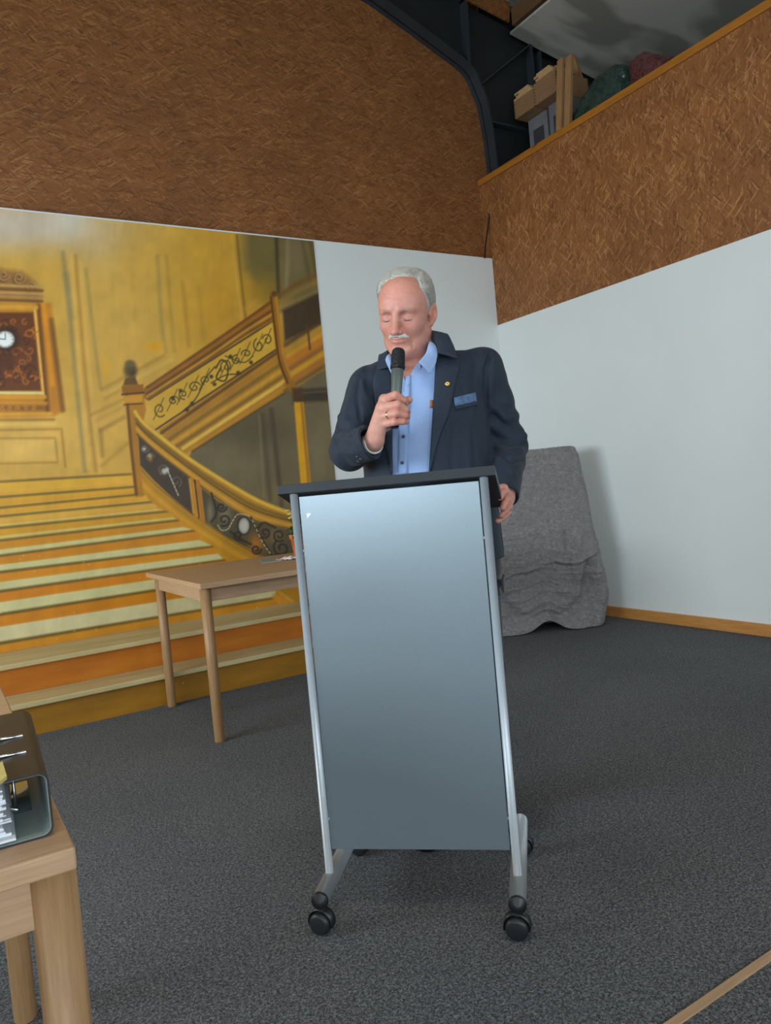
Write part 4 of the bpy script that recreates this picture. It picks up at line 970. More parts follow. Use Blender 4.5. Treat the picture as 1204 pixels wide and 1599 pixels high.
def torso(p, off=0.0, ztop=1.50, zbot=0.84):
    q = rotb(p); z = q[:, 2]; a = np.interp(z, ZZ, AA)-off; b = np.interp(z, ZZ, BB)-off; cy = np.interp(z, ZZ, CY)
    x = q[:, 0]+0.005; y = q[:, 1]-cy; k = (np.abs(x/a)**2.4+np.abs(y/b)**2.4)**(1/2.4)
    d = (k-1)*np.minimum(a, b)*0.9
    sh = np.minimum(cap(p, NB+np.array([-0.03, 0.0, -0.065]), SL+np.array([0.015, 0.01, 0.0]), 0.072-off, 0.058-off), cap(p, NB+np.array([0.03, 0.01, -0.062]), SR+np.array([-0.01, 0.0, 0.0]), 0.072-off, 0.058-off))
    d = smin(d, sh, 0.05)
    pad = np.minimum(cap(p, NB+np.array([-0.045, 0.012, -0.048]), SL+np.array([0.012, 0.012, 0.018]), 0.050-off, 0.046-off), cap(p, NB+np.array([0.045, 0.015, -0.044]), SR+np.array([0.010, 0.008, 0.024]), 0.050-off, 0.046-off))
    d = smin(d, pad, 0.035)
    return smax(smax(d, z-ztop, 0.02), zbot-z, 0.006)
def wr(p, a, b, c, k, amp, wid, ph=0.0):
    # cross folds of a sleeve around point c along axis a-b
    ax = (b-a)/np.linalg.norm(b-a); s = (p-c)@ax; q = p-c
    return amp*np.sin(k*s+ph+18*q[:, 0]+9*q[:, 1]+1.3*np.sin(40*q[:, 2]+22*q[:, 0]))*np.exp(-((q**2).sum(1))/wid**2)
def sleeves(p, off=0.0):
    l = smin(cap(p, SL, EL, 0.068-off, 0.057-off), cap(p, EL, WL+(WL-EL)*0.3, 0.057-off, 0.050-off), 0.02)
    dirL = (WL-EL)/np.linalg.norm(WL-EL)
    l = l+wr(p, SL, EL, (SL+EL)/2+np.array([0.02, -0.02, -0.02]), 75, 0.003, 0.09)+wr(p, EL, WL, EL+np.array([0.0, -0.03, 0.01]), 95, 0.0045, 0.07, 1.0)
    l = smax(l, (p-J(579, 691, 2.14))@(np.array([0.86, -0.42, 0.30])/1.003), 0.004)
    r = smin(cap(p, SR, ER, 0.070-off, 0.057-off), cap(p, ER, WR, 0.057-off, 0.038-off), 0.02)
    dirR = (WR-ER)/np.linalg.norm(WR-ER)
    r = r+wr(p, SR, ER, ER+np.array([-0.02, -0.03, 0.05]), 85, 0.006, 0.10)+wr(p, ER, WR, ER+np.array([0.0, -0.04, -0.05]), 80, 0.005, 0.08, 2.0)+wr(p, SR, ER, SR+np.array([0.01, -0.05, -0.08]), 60, 0.003, 0.08)
    r = smax(r, (p-WR)@dirR-0.004, 0.004)
    return l, r
def P2(px, py, d=2.235): j = J(px, py, d); return (j[0], j[2])
VR = [(676, 500), (683, 535), (682, 563), (677, 632), (673, 690), (669, 745), (664, 850), (655, 960)]
VL = [(618, 960), (613, 850), (613, 745), (613, 640), (610, 574), (607, 545), (600, 500)]
VPOLY = [P2(*q) for q in VR+VL]
def jacket_full(p):
    t = torso(p); q = rotb(p)
    t = t+0.0025*np.sin(38*q[:, 0]+6*np.sin(5*q[:, 2]))*np.clip((1.35-q[:, 2])*4, 0, 1)*(q[:, 1] < 0)
    l, r = sleeves(p)
    d = smin(t, l, 0.018); d = smin(d, r, 0.016)
    return d
def hit(px, py, sdf):
    d = toL(CAM+(F+R*(px-602)/F_PX-U*(py-799.5)/F_PX))-CL; d = d/np.linalg.norm(d); t = 1.7
    for _ in range(80):
        v = sdf((CL+d*t)[None])[0]
        if v < 0.0004: break
        t += max(v*0.7, 0.0004)
        if t > 2.9: break
    return CL+d*t, d
FOLDS = []
nL = np.array([0.86, -0.42, 0.30]); nL = nL/np.linalg.norm(nL)
WC = J(579, 691, 2.14)
def mkfold(pts, amp, w):
    out = []
    for q_ in pts:
        P, d = hit(q_[0], q_[1], jacket_full)
        if abs(jacket_full(P[None])[0]) < 0.01: out.append(P)
    if len(out) > 1: FOLDS.append((out, amp, w))
def jacket(p):
    d = jacket_full(p)
    for P, amp, w in FOLDS:
        dist = chain(p, P, [0.0]*len(P)); d = d-1.35*amp*np.exp(-(dist/w)**2)
    v = sdpoly(p[:, 0], p[:, 2], VPOLY); d = smax(d, -np.maximum(v, p[:, 1]+0.02), 0.005)
    # neck opening
    d = smax(d, -cap(p, NB+np.array([-0.002, 0.012, -0.09]), NB+np.array([-0.002, 0.008, 0.12]), 0.056, 0.064), 0.004)
    # hollow sleeve ends
    dirL = (WL-EL)/np.linalg.norm(WL-EL); dirR = (WR-ER)/np.linalg.norm(WR-ER)
    d = smax(d, -cap(p, WL-dirL*0.07, WL+dirL*0.05, 0.036, 0.046), 0.003)
    d = smax(d, -cap(p, WR-dirR*0.04, WR+dirR*0.05, 0.030, 0.034), 0.003)
    return d
def shirt(p):
    d = torso(p, 0.013, 1.50, 0.86)
    # placket
    ring = [NB+np.array([0.064*math.cos(a), 0.058*math.sin(a)+0.008, 0.006+0.020*math.sin(a)]) for a in np.linspace(-0.75, math.pi+0.9, 16)]
    for dz in (0.0, -0.012, -0.024): d = np.minimum(d, chain(p, [x+np.array([0, 0, dz]) for x in ring], [0.0065+0.002*(dz < -0.01)]*16))
    q = rotb(p); d = d+0.002*np.sin(60*q[:, 0]+30*q[:, 2])*np.clip((q[:, 2]-1.2)*5, 0, 1)*(q[:, 1] < 0)
    d = smax(d, -cap(p, NB+np.array([-0.002, 0.004, -0.06]), NB+np.array([-0.004, 0.0, 0.12]), 0.050, 0.058), 0.003)
    v = sdpoly(p[:, 0], p[:, 2], [P2(*q_, 2.25) for q_ in ((624, 548), (658, 556), (648, 570), (635, 592), (626, 575))]); d = smax(d, -np.maximum(v, p[:, 1]+0.03), 0.003)
    return d
# ---- skin
MAT['skin'] = None
def skinmat():
    t = NT('skin'); v = t.coord(); a = t.n('ShaderNodeAttribute', attribute_name='tint')
    n = t.noise(v, 45, 4, 0.6); n2 = t.noise(v, 260, 2)
    c = t.mix(1.0, a.outputs['Color'], t.ramp(n, [(0.3, (0.9, 0.84, 0.82)), (0.7, (1.06, 1.04, 1.03))]), 'MULTIPLY')
    t.set(c, 0.46, 0, 0.42, Subsurface_Weight=0.12, Subsurface_Scale=0.01)
    t.b.inputs['Subsurface Radius'].default_value = (1.0, 0.35, 0.2)
    mth = t.n('ShaderNodeMath', operation='MULTIPLY_ADD'); t.l(t.noise(v, 70, 5, 0.65), mth.inputs[0]); mth.inputs[1].default_value = 2.0; t.l(n2, mth.inputs[2]); t.bump(mth.outputs[0], 0.22, 0.001); return t.m
MAT['skin'] = skinmat()
HC = J(635, 491, 2.33); HY, HP, HS = math.radians(25), math.radians(18), 0.985
ey_ = np.array([math.sin(HY)*math.cos(HP), math.cos(HY)*math.cos(HP), math.sin(HP)]); ex_ = np.array([math.cos(HY), -math.sin(HY), 0.0]); ez_ = np.cross(ex_, ey_)
RO = math.radians(7); ex_, ez_ = math.cos(RO)*ex_-math.sin(RO)*ez_, math.cos(RO)*ez_+math.sin(RO)*ex_   # head leans a little to one side
HM = np.stack([ex_, ey_, ez_], 1)     # head -> local
def toH(p): return ((p-HC)@HM)/HS
def fromH(q): return np.asarray(q)@HM.T*HS+HC
def skull(q): return smin(ell(q, (0, 0.014, 0.042), (0.077, 0.100, 0.082)), ell(q, (0, -0.033, 0.034), (0.070, 0.061, 0.074)), 0.03)
def head(q):
    ax = np.abs(q[:, 0]); s = np.stack([ax, q[:, 1], q[:, 2]], -1)
    d = skull(q)
    d = smin(d, ell(q, (0, -0.030, -0.030), (0.067, 0.058, 0.084)), 0.03)
    d = smin(d, cap(s, (0.050, 0.005, -0.060), (0.018, -0.068, -0.100), 0.024, 0.022), 0.03)       # jaw
    d = smin(d, ell(q, (0, -0.078, -0.100), (0.024, 0.017, 0.017)), 0.015)                         # chin
    d = smin(d, ell(s, (0.043, -0.030, -0.078), (0.020, 0.030, 0.024)), 0.02)                      # jowls
    d = smin(d, ell(q, (0, -0.030, -0.108), (0.045, 0.045, 0.022)), 0.02)                          # under the chin
    d = smin(d, cap(s, (0.016, -0.087, 0.027), (0.046, -0.072, 0.026), 0.0085, 0.0085), 0.016)       # brow
    d = smin(d, ell(s, (0.040, -0.060, -0.026), (0.024, 0.022, 0.024)), 0.022)                     # cheek bone
    d = smin(d, ell(q, (0, -0.074, -0.058), (0.034, 0.024, 0.030)), 0.014)                         # muzzle
    d = smax(d, -ell(s, (0.030, -0.1015, 0.007), (0.0215, 0.0190, 0.0135)), 0.010)                    # eye sockets
    d = smin(d, ell(s, (0.0320, -0.0725, 0.002), (0.0175, 0.0120, 0.0118)), 0.004)                 # closed lids
    def groove(P_, amp, w_): return amp*np.exp(-(chain(s, [np.array(v) for v in P_], [0.0]*len(P_))/w_)**2)
    d = d+groove(((0.018, -0.086, 0.011), (0.032, -0.0885, 0.0155), (0.047, -0.081, 0.010)), 0.0014, 0.0028)
    d = d+groove(((0.0175, -0.0800, -0.0045), (0.0245, -0.0835, -0.0070), (0.032, -0.0850, -0.0080), (0.040, -0.0825, -0.0068), (0.0480, -0.0770, -0.0035)), 0.0022, 0.0019)
    d = d+groove(((0.020, -0.0865, -0.014), (0.034, -0.0855, -0.0185), (0.048, -0.0765, -0.013)), 0.0009, 0.0035)
    # nose
    d = smin(d, cap(q, (0, -0.088, 0.016), (0, -0.109, -0.032), 0.0080, 0.0120), 0.012)
    d = smin(d, ell(q, (0, -0.114, -0.036), (0.0118, 0.010, 0.0098)), 0.006)
    d = smin(d, ell(s, (0.0138, -0.100, -0.039), (0.0078, 0.0105, 0.0078)), 0.005)
    d = smax(d, -ell(s, (0.007, -0.107, -0.0475), (0.004, 0.006, 0.004)), 0.003)
    # lips
    d = smin(d, chain(s, [np.array(v) for v in ((0.0, -0.0975, -0.0575), (0.014, -0.0945, -0.0580), (0.025, -0.086, -0.0605))], [0.0028, 0.0026, 0.0014]), 0.007)
    d = smin(d, chain(s, [np.array(v) for v in ((0.0, -0.0970, -0.0685), (0.013, -0.0940, -0.0675), (0.024, -0.086, -0.0635))], [0.0036, 0.0032, 0.0014]), 0.007)
    d = smax(d, -chain(s, [np.array(v) for v in ((0.0, -0.1025, -0.0625), (0.014, -0.0985, -0.0625), (0.027, -0.0875, -0.0630))], [0.0012]*3), 0.002)
    # folds beside the nose and mouth
    d = d+groove(((0.020, -0.098, -0.034), (0.031, -0.089, -0.048), (0.037, -0.080, -0.066), (0.038, -0.074, -0.088)), 0.0042, 0.0042)
    d = d+groove(((0.048, -0.060, -0.046), (0.052, -0.050, -0.078)), 0.0022, 0.006)
    d = d+groove(((0.004, -0.0990, 0.022), (0.0045, -0.0985, 0.034)), 0.0004, 0.0025)
    for z in (0.052, 0.064, 0.078): d = d+groove(((0.0, -0.0960-(0.06-z)*0.12, z-0.001), (0.022, -0.0905-(0.06-z)*0.12, z+0.002), (0.044, -0.0770-(0.06-z)*0.12, z-0.002)), 0.0006, 0.0030)
    # ears
    e = s-np.array([0.0770, 0.010, -0.006]); c_, s_ = math.cos(0.35), math.sin(0.35); e = np.stack([c_*e[:, 0]-s_*e[:, 1], s_*e[:, 0]+c_*e[:, 1], e[:, 2]-0.25*e[:, 1]*1.0], -1)
    E_ = ell(e, (0.003, 0.006, 0.004), (0.0085, 0.0195, 0.031)); E_ = smin(E_, ell(e, (0.001, -0.004, -0.024), (0.007, 0.009, 0.011)), 0.006)
    E_ = smax(E_, -ell(e, (0.0125, 0.004, 0.006), (0.0075, 0.0125, 0.0205)), 0.003)
    E_ = smin(E_, cap(e, (0.004, -0.008, -0.006), (0.007, -0.010, 0.004), 0.004), 0.003)
    return smin(d, E_, 0.006)
def bodyhead(p):
    q = toH(p); d = head(q)*HS
    nk = cap(p, fromH((0, 0.030, -0.050)), NB+np.array([-0.002, 0.020, -0.04]), 0.060, 0.062)
    nk = smin(nk, cap(p, fromH((0, -0.035, -0.095)), NB+np.array([-0.010, -0.020, -0.03]), 0.034, 0.038), 0.03)
    d = smin(d, nk, 0.022)
    d = smin(d, np.maximum(torso(p, 0.024), 1.36-p[:, 2]), 0.02)
    return d
hlo = np.minimum(HC-np.array([0.13, 0.16, 0.27]), HC); hhi = HC+np.array([0.13, 0.14, 0.16])
Vh, Qh = sn(bodyhead, hlo, hhi, 0.0018)
Vh = relax(Vh, Qh, 1, 0.35)
# ---- gripping hand (viewer's left)
MT, MBo = J(622.5, 544, 2.165), J(616, 668, 2.115)
mdir = (MT-MBo)/np.linalg.norm(MT-MBo)
hand_l = {
 'index': [(600, 624, 2.135), (617.5, 617, 2.090), (630, 625, 2.100), (633, 631, 2.118)],
 'middle': [(596, 637, 2.125), (621, 632, 2.080), (633, 640, 2.092), (636, 644, 2.110)],
 'ring': [(594, 650, 2.120), (619, 645.5, 2.078), (632, 649, 2.090), (636, 651, 2.106)],
 'little': [(597, 663, 2.118), (616, 659, 2.085), (629, 658.5, 2.092), (634.5, 658.5, 2.104)]}
rad_l = {'index': [0.0135, 0.0120, 0.0105, 0.0095], 'middle': [0.0135, 0.0122, 0.0108, 0.0095], 'ring': [0.0130, 0.0115, 0.0103, 0.0090], 'little': [0.0118, 0.0102, 0.0090, 0.0080]}
HWL = J(585, 690, 2.125)
def handL(p):
    d = cap(p, HWL+(EL-WL)*0.9, HWL, 0.030, 0.027)
    for k, r0, r1 in (('index', 0.022, 0.0155), ('middle', 0.023, 0.0160), ('ring', 0.023, 0.0155), ('little', 0.022, 0.0150)):
        kn = J(*hand_l[k][0]); e = cap(p, HWL+np.array([0, 0, 0.008]), kn, r0, r1); d = smin(d, e, 0.010)
    d = smin(d, ell(p, J(603, 655, 2.145), (0.020, 0.026, 0.034)), 0.015)
    fs = []
    for k in hand_l: fs.append(chain(p, [J(*q) for q in hand_l[k]], rad_l[k], 0.003))
    f = fs[0]
    for g in fs[1:]: f = smin(f, g, 0.0018)
    d = smin(d, f, 0.006)
    th = chain(p, [J(595, 668, 2.155), J(608, 648, 2.175), J(625, 634, 2.170), J(638.5, 624.5, 2.160)], [0.019, 0.015, 0.0120, 0.0112], 0.004)
    d = smin(d, th, 0.005)
    return d
pts_ = np.array([J(*q) for k in hand_l for q in hand_l[k]]+[HWL, J(638, 624, 2.16)])
Vl, Ql = sn(handL, pts_.min(0)-0.045, pts_.max(0)+0.03, 0.0014); Vl = relax(Vl, Ql, 1, 0.4)
# ---- hand on the lectern (viewer's right)
HWR = J(791, 777, 2.165)
hand_r = {
 'index': [(788, 774, 2.105), (787, 768, 2.070), (783, 771, 2.052), (781.0, 777, 2.048)],
 'middle': [(791, 783, 2.110), (790.5, 780, 2.070), (788, 787, 2.055), (785.5, 793, 2.052)],
 'ring': [(793, 792, 2.120), (792.5, 792, 2.080), (788.5, 799, 2.064), (783.5, 805, 2.060)],
 'little': [(792, 800, 2.135), (790, 803, 2.100), (784, 809, 2.085), (778, 813, 2.080)]}
rad_r = {'index': [0.0130, 0.0110, 0.0098, 0.0088], 'middle': [0.0125, 0.0110, 0.0098, 0.0088], 'ring': [0.0120, 0.0105, 0.0095, 0.0085], 'little': [0.0112, 0.0098, 0.0088, 0.0080]}
def handR(p):
    d = cap(p, HWR+(ER-WR)*0.6, HWR, 0.028, 0.025)
    for k in hand_r: d = smin(d, cap(p, HWR, J(*hand_r[k][0]), 0.018, 0.0135), 0.008)
    f = None
    for k in hand_r:
        g = chain(p, [J(*q) for q in hand_r[k]], rad_r[k], 0.003); f = g if f is None else smin(f, g, 0.0018)
    d = smin(d, f, 0.005)
    th = chain(p, [J(790, 772, 2.15), J(786, 763, 2.14), J(780, 763, 2.125), J(774, 765, 2.115)], [0.016, 0.0135, 0.0115, 0.0105], 0.004)
    return smin(d, th, 0.005)
pr_ = np.array([J(*q) for k in hand_r for q in hand_r[k]]+[HWR, J(775, 764, 2.115)])
Vr, Qr = sn(handR, pr_.min(0)-0.04, pr_.max(0)+0.04, 0.0015); Vr = relax(Vr, Qr, 1, 0.4)
# ---- body under the clothes
HIPZ = 0.90
FL, FR = np.array([-0.115, -0.02, 0.06]), np.array([0.12, 0.03, 0.06])
def under(p):
    d = torso(p, 0.035, 1.47, 0.80); l = smin(cap(p, SL, EL, 0.040, 0.034), cap(p, EL, HWL, 0.034, 0.024), 0.01); r = smin(cap(p, SR, ER, 0.040, 0.034), cap(p, ER, HWR, 0.034, 0.022), 0.01)
    d = smin(smin(d, l, 0.02), r, 0.02)
    for s, ft in ((-1, FL), (1, FR)):
        kn = np.array([s*0.105, -0.01, 0.49]); d = smin(d, cap(p, (s*0.095, 0, 0.86), kn, 0.075, 0.048), 0.03); d = smin(d, cap(p, kn, ft+np.array([0, 0.02, 0.03]), 0.048, 0.032), 0.02)
    return d
Vb, Qb = sn(under, (-0.36, -0.36, 0.03), (0.38, 0.28, 1.52), 0.010)
V = np.vstack([Vh, Vl, Vr, Vb]); Q = np.vstack([Qh, Ql+len(Vh), Qr+len(Vh)+len(Vl), Qb+len(Vh)+len(Vl)+len(Vr)])
person = mknp('person', V, Q, MAT['skin'])
person.location = P0; person.rotation_euler = (0, 0, math.atan2(RH[1], RH[0]))
tag(person, 'grey-haired person with a white moustache in a navy jacket and blue shirt behind the lectern', 'person')
base = np.array(srgb(200, 142, 124)); tint = np.tile(base, (len(V), 1))
def tb(i, a, col): a = np.clip(a, 0, 1)[:, None]; tint[i] = tint[i]*(1-a)+np.array(srgb(*col))*a
q = toH(Vh); ih = np.arange(len(Vh)); aq = np.abs(q[:, 0])
g = lambda x, y, z, rx, ry, rz: np.exp(-(((aq-x)/rx)**2+((q[:, 1]-y)/ry)**2+((q[:, 2]-z)/rz)**2))
tb(ih, g(0.040, -0.075, -0.025, 0.022, 0.03, 0.022)*0.3, (212, 134, 124)); tb(ih, g(0, -0.11, -0.034, 0.016, 0.03, 0.016)*0.45, (212, 132, 122))
tb(ih, g(0, -0.08, 0.07, 0.05, 0.05, 0.035)*0.5, (222, 152, 140)); tb(ih, g(0.030, -0.085, 0.007, 0.020, 0.02, 0.012)*0.75, (184, 124, 112))  # second tint puts the shading around the lids into the skin colour
tb(ih, g(0, -0.10, -0.063, 0.022, 0.02, 0.0085)*0.75, (186, 112, 106)); tb(ih, g(0.082, 0.01, -0.005, 0.014, 0.03, 0.03)*0.55, (206, 120, 104))
tb(ih, (q[:, 2] < -0.11)*0.35, (200, 128, 108))
tb(ih, g(0.032, -0.086, -0.0075, 0.014, 0.02, 0.0018)*0.9, (96, 62, 54))
ih2 = np.arange(len(Vl)+len(Vr))+len(Vh); tint[ih2] = srgb(206, 152, 136)
VV = V[ih2]
for k, hh in ((hand_l, rad_l), (hand_r, rad_r)):
    for f in k:
        for jn in k[f][1:3]: a = np.exp(-((length(VV-J(*jn)))/0.014)**2); tb(ih2, a*0.5, (204, 128, 114))
        tip = J(*k[f][3]); dirn = np.array([0.3, -0.2, 0.5])
ca = person.data.color_attributes.new('tint', 'FLOAT_COLOR', 'POINT'); ca.data.foreach_set('color', np.concatenate([tint, np.ones((len(V), 1))], 1).astype(np.float32).ravel())
# ---- clothes
def cloth_mat(name, c1, c2, fine, bump=0.15, rough=0.8, sheen=0.3, folds=0.0):
    t = NT(name); v = t.coord(); n = t.noise(v, fine, 2, 0.6); n2 = t.noise(v, 9, 4, 0.6, 0.5)
    t.set(t.ramp(n, [(0.35, c1), (0.65, c2)]), rough, 0, 0.3, Sheen_Weight=sheen)
    if folds:
        mth = t.n('ShaderNodeMath', operation='MULTIPLY_ADD'); t.l(n2, mth.inputs[0]); mth.inputs[1].default_value = folds; t.l(n, mth.inputs[2]); t.bump(mth.outputs[0], bump, 0.006)
    else: t.bump(n, bump, 0.001)
    return t.m
MAT['navy'] = cloth_mat('navy_wool', srgb(28, 37, 50), srgb(40, 51, 66), 500, 0.3, 0.7, 0.06, 6.0)
MAT['navy_lapel'] = cloth_mat('navy_lapel_wool', srgb(32, 42, 55), srgb(46, 57, 72), 500, 0.1, 0.7, 0.06, 1.0)
MAT['trouser'] = cloth_mat('dark_trousers', srgb(30, 33, 40), srgb(40, 43, 50), 500, 0.2, 0.8, 0.2, 4.0)
def shirtmat():
    t = NT('light_blue_check_shirt'); v = t.coord()
    def lines(rot, sc_):
        w_ = t.n('ShaderNodeTexWave', wave_type='BANDS', bands_direction='X'); w_.inputs['Scale'].default_value = sc_; w_.inputs['Distortion'].default_value = 0.0
        t.l(t.coord((1, 1, 1), rot), w_.inputs['Vector']); return t.ramp(w_.outputs['Fac'], [(0.55, (0, 0, 0)), (0.85, (1, 1, 1))])
    a = lines((0, 0, 0), 70); b = lines((0, math.pi/2, 0), 70)
    c = t.mix(a, srgb(160, 184, 224), srgb(134, 162, 210)); c = t.mix(b, c, srgb(138, 166, 212))
    t.set(c, 0.75, 0, 0.3, Sheen_Weight=0.2); t.bump(t.noise(v, 14, 4, 0.6, 0.6), 0.25, 0.008); return t.m
MAT['shirt'] = shirtmat()
for f_ in (([(766, 632), (790, 650), (814, 646)], 0.010, 0.010), ([(768, 664), (795, 682), (820, 680)], 0.011, 0.010), ([(770, 694), (798, 712), (825, 706)], 0.010, 0.009), ([(776, 722), (800, 736), (822, 730)], 0.007, 0.009), ([(782, 748), (800, 756), (816, 750)], 0.004, 0.008),
           ([(770, 648), (792, 667), (816, 664)], -0.008, 0.006), ([(771, 680), (798, 697), (823, 694)], -0.008, 0.006), ([(775, 709), (800, 724), (822, 718)], -0.006, 0.006), ([(772, 560), (767, 600), (765, 640)], 0.005, 0.010), ([(766, 549), (759, 575), (758, 620), (762, 660), (768, 720)], -0.011, 0.006),
           ([(742, 566), (740, 600), (745, 650)], -0.004, 0.009), ([(787, 570), (799, 610), (807, 640)], 0.003, 0.012),
           ([(530, 650), (548, 662), (566, 656)], 0.007, 0.009), ([(526, 678), (546, 686), (570, 674)], 0.008, 0.009), ([(528, 664), (546, 674), (566, 665)], -0.006, 0.006), ([(530, 706), (552, 708), (572, 696)], 0.005, 0.009),
           ([(563, 582), (558, 620), (563, 655)], -0.008, 0.006), ([(550, 606), (541, 640), (536, 665)], 0.004, 0.010),
           ([(735, 640), (731, 690), (734, 738)], 0.003, 0.012), ([(712, 665), (706, 700), (707, 740)], -0.003, 0.010), ([(722, 600), (738, 680), (742, 738)], -0.002, 0.006)):
    mkfold(*f_)
Vj, Qj = sn(jacket, (-0.36, -0.36, 0.80), (0.40, 0.26, 1.62), 0.0040)
jk = mknp('jacket', relax(Vj, Qj, 1, 0.5), Qj, MAT['navy'], person)
Vs, Qs_ = sn(shirt, (-0.24, -0.22, 0.84), (0.24, 0.20, 1.62), 0.0042)
sh = mknp('shirt', relax(Vs, Qs_, 1, 0.5), Qs_, MAT['shirt'], person)
def trousers(p):
    d = torso(p, 0.022, 1.02, 0.80)
    for s, ft in ((-1, FL), (1, FR)):
        kn = np.array([s*0.108, -0.012, 0.49]); d = smin(d, cap(p, (s*0.095, 0, 0.84), kn, 0.098, 0.075), 0.03); d = smin(d, cap(p, kn, ft+np.array([0, 0.02, 0.0]), 0.075, 0.066), 0.02)
    d = d+0.003*np.sin(50*p[:, 2]+10*p[:, 0])*np.exp(-((p[:, 2]-0.16)/0.12)**2)
    return smax(d, 0.035-p[:, 2], 0.004)
Vt, Qt = sn(trousers, (-0.27, -0.22, 0.02), (0.27, 0.22, 1.05), 0.008)
mknp('trousers', relax(Vt, Qt, 2, 0.5), Qt, MAT['trouser'], person)
MAT['shoe'] = plain('black_shoe_leather', srgb(24, 22, 22), 0.3)
for s, ft in ((-1, FL), (1, FR)):
    def shoe(p, ft=ft):
        b = ft*np.array([1, 1, 0]); d = cap(p, b+np.array([0, 0.06, 0.035]), b+np.array([0, -0.14, 0.028]), 0.035, 0.038); d = smin(d, cap(p, b+np.array([0, 0.03, 0.04]), b+np.array([0, 0.02, 0.09]), 0.036, 0.034), 0.03)
        return smax(d, 0.001-p[:, 2], 0.002)
    a, b = sn(shoe, ft*np.array([1, 1, 0])+np.array([-0.07, -0.21, -0.012]), ft*np.array([1, 1, 0])+np.array([0.07, 0.13, 0.15]), 0.005); mknp('shoe', a, b, MAT['shoe'], person)
# ---- patches lying on a garment
def res_(P, n):
    P = rsp(P, 8); L = np.concatenate([[0], np.cumsum(np.linalg.norm(np.diff(P, axis=0), axis=1))]); s = np.linspace(0, L[-1], n)
    return np.stack([np.interp(s, L, P[:, i]) for i in (0, 1)], 1)
def patch(name, A, B, sdf, off, th, mat, parent, n=24, m=8, puff=0.0):
    A = res_(A, n); B = res_(B, n); T = np.zeros((n, m, 3)); OKP = np.zeros((n, m), bool); DR = np.zeros((n, m, 3))
    for i in range(n):
        for j in range(m):
            s = j/(m-1); q = A[i]*(1-s)+B[i]*s; P, d = hit(q[0], q[1], sdf); T[i, j] = P-d*(off+puff*math.sin(math.pi*s)); OKP[i, j] = abs(sdf(P[None])[0]) < 0.006; DR[i, j] = d
    tt = ((T-CL)*DR).sum(-1); gi = np.argwhere(OKP)
    for i, j in np.argwhere(~OKP):      # a ray that passes the garment takes the depth of its nearest neighbour
        k = gi[((gi-np.array([i, j]))**2).sum(1).argmin()]; T[i, j] = CL+DR[i, j]*tt[k[0], k[1]]
    Kk = T.copy()
    for _ in range(2): Kk[1:-1] = (T[:-2]+2*T[1:-1]+T[2:])/4; T = Kk.copy()
    Bk = T+ (T-CL)/np.linalg.norm(T-CL, axis=-1, keepdims=True)*th
    V = np.vstack([T.reshape(-1, 3), Bk.reshape(-1, 3)]); k = n*m; ii = np.arange(k).reshape(n, m)
    Q = [np.stack([ii[:-1, :-1], ii[1:, :-1], ii[1:, 1:], ii[:-1, 1:]], -1).reshape(-1, 4)]; Q.append(Q[0][:, ::-1]+k)
    bd_ = np.concatenate([ii[:, 0], ii[-1, 1:], ii[::-1, -1][1:], ii[0, ::-1][1:-1]]); nb = np.roll(bd_, -1); Q.append(np.stack([bd_, bd_+k, nb+k, nb], -1))
    o = mknp(name, V, np.vstack(Q), mat, parent); return o
def jk_collar(p): return np.minimum(jacket_full(p), jacket(p))
patch('lapel', [(684, 540), (682, 563), (679, 600), (677, 632), (673, 690), (669.5, 738)], [(706, 556), (719, 566), (713, 592), (700.5, 647), (686, 682), (671.5, 738)], jacket_full, 0.0055, 0.007, MAT['navy_lapel'], jk, 34, 10, 0.002)
patch('lapel', [(592, 572), (583, 589), (585, 627), (592, 660), (599, 688), (611, 738)], [(607, 556), (610, 575), (612, 640), (613, 665), (613, 700), (613.5, 738)], jacket_full, 0.0055, 0.007, MAT['navy_lapel'], jk, 34, 10, 0.002)
MAT['square_blue'] = cloth_mat('blue_silk', srgb(66, 92, 128), srgb(90, 118, 154), 60, 0.3, 0.4, 0.2)
patch('pocket_square', [(708.7, 621), (710.5, 635)], [(742.7, 612.5), (744.8, 626.5)], jacket_full, 0.006, 0.005, MAT['square_blue'], jk, 6, 8)
patch('pocket_welt', [(710.5, 634), (711.5, 640)], [(745, 626), (746, 632)], jacket_full, 0.004, 0.004, MAT['navy_lapel'], jk, 4, 8)
def shirt_full(p): return torso(p, 0.013, 1.52, 0.86)
MAT['shirt_plain'] = MAT['shirt']
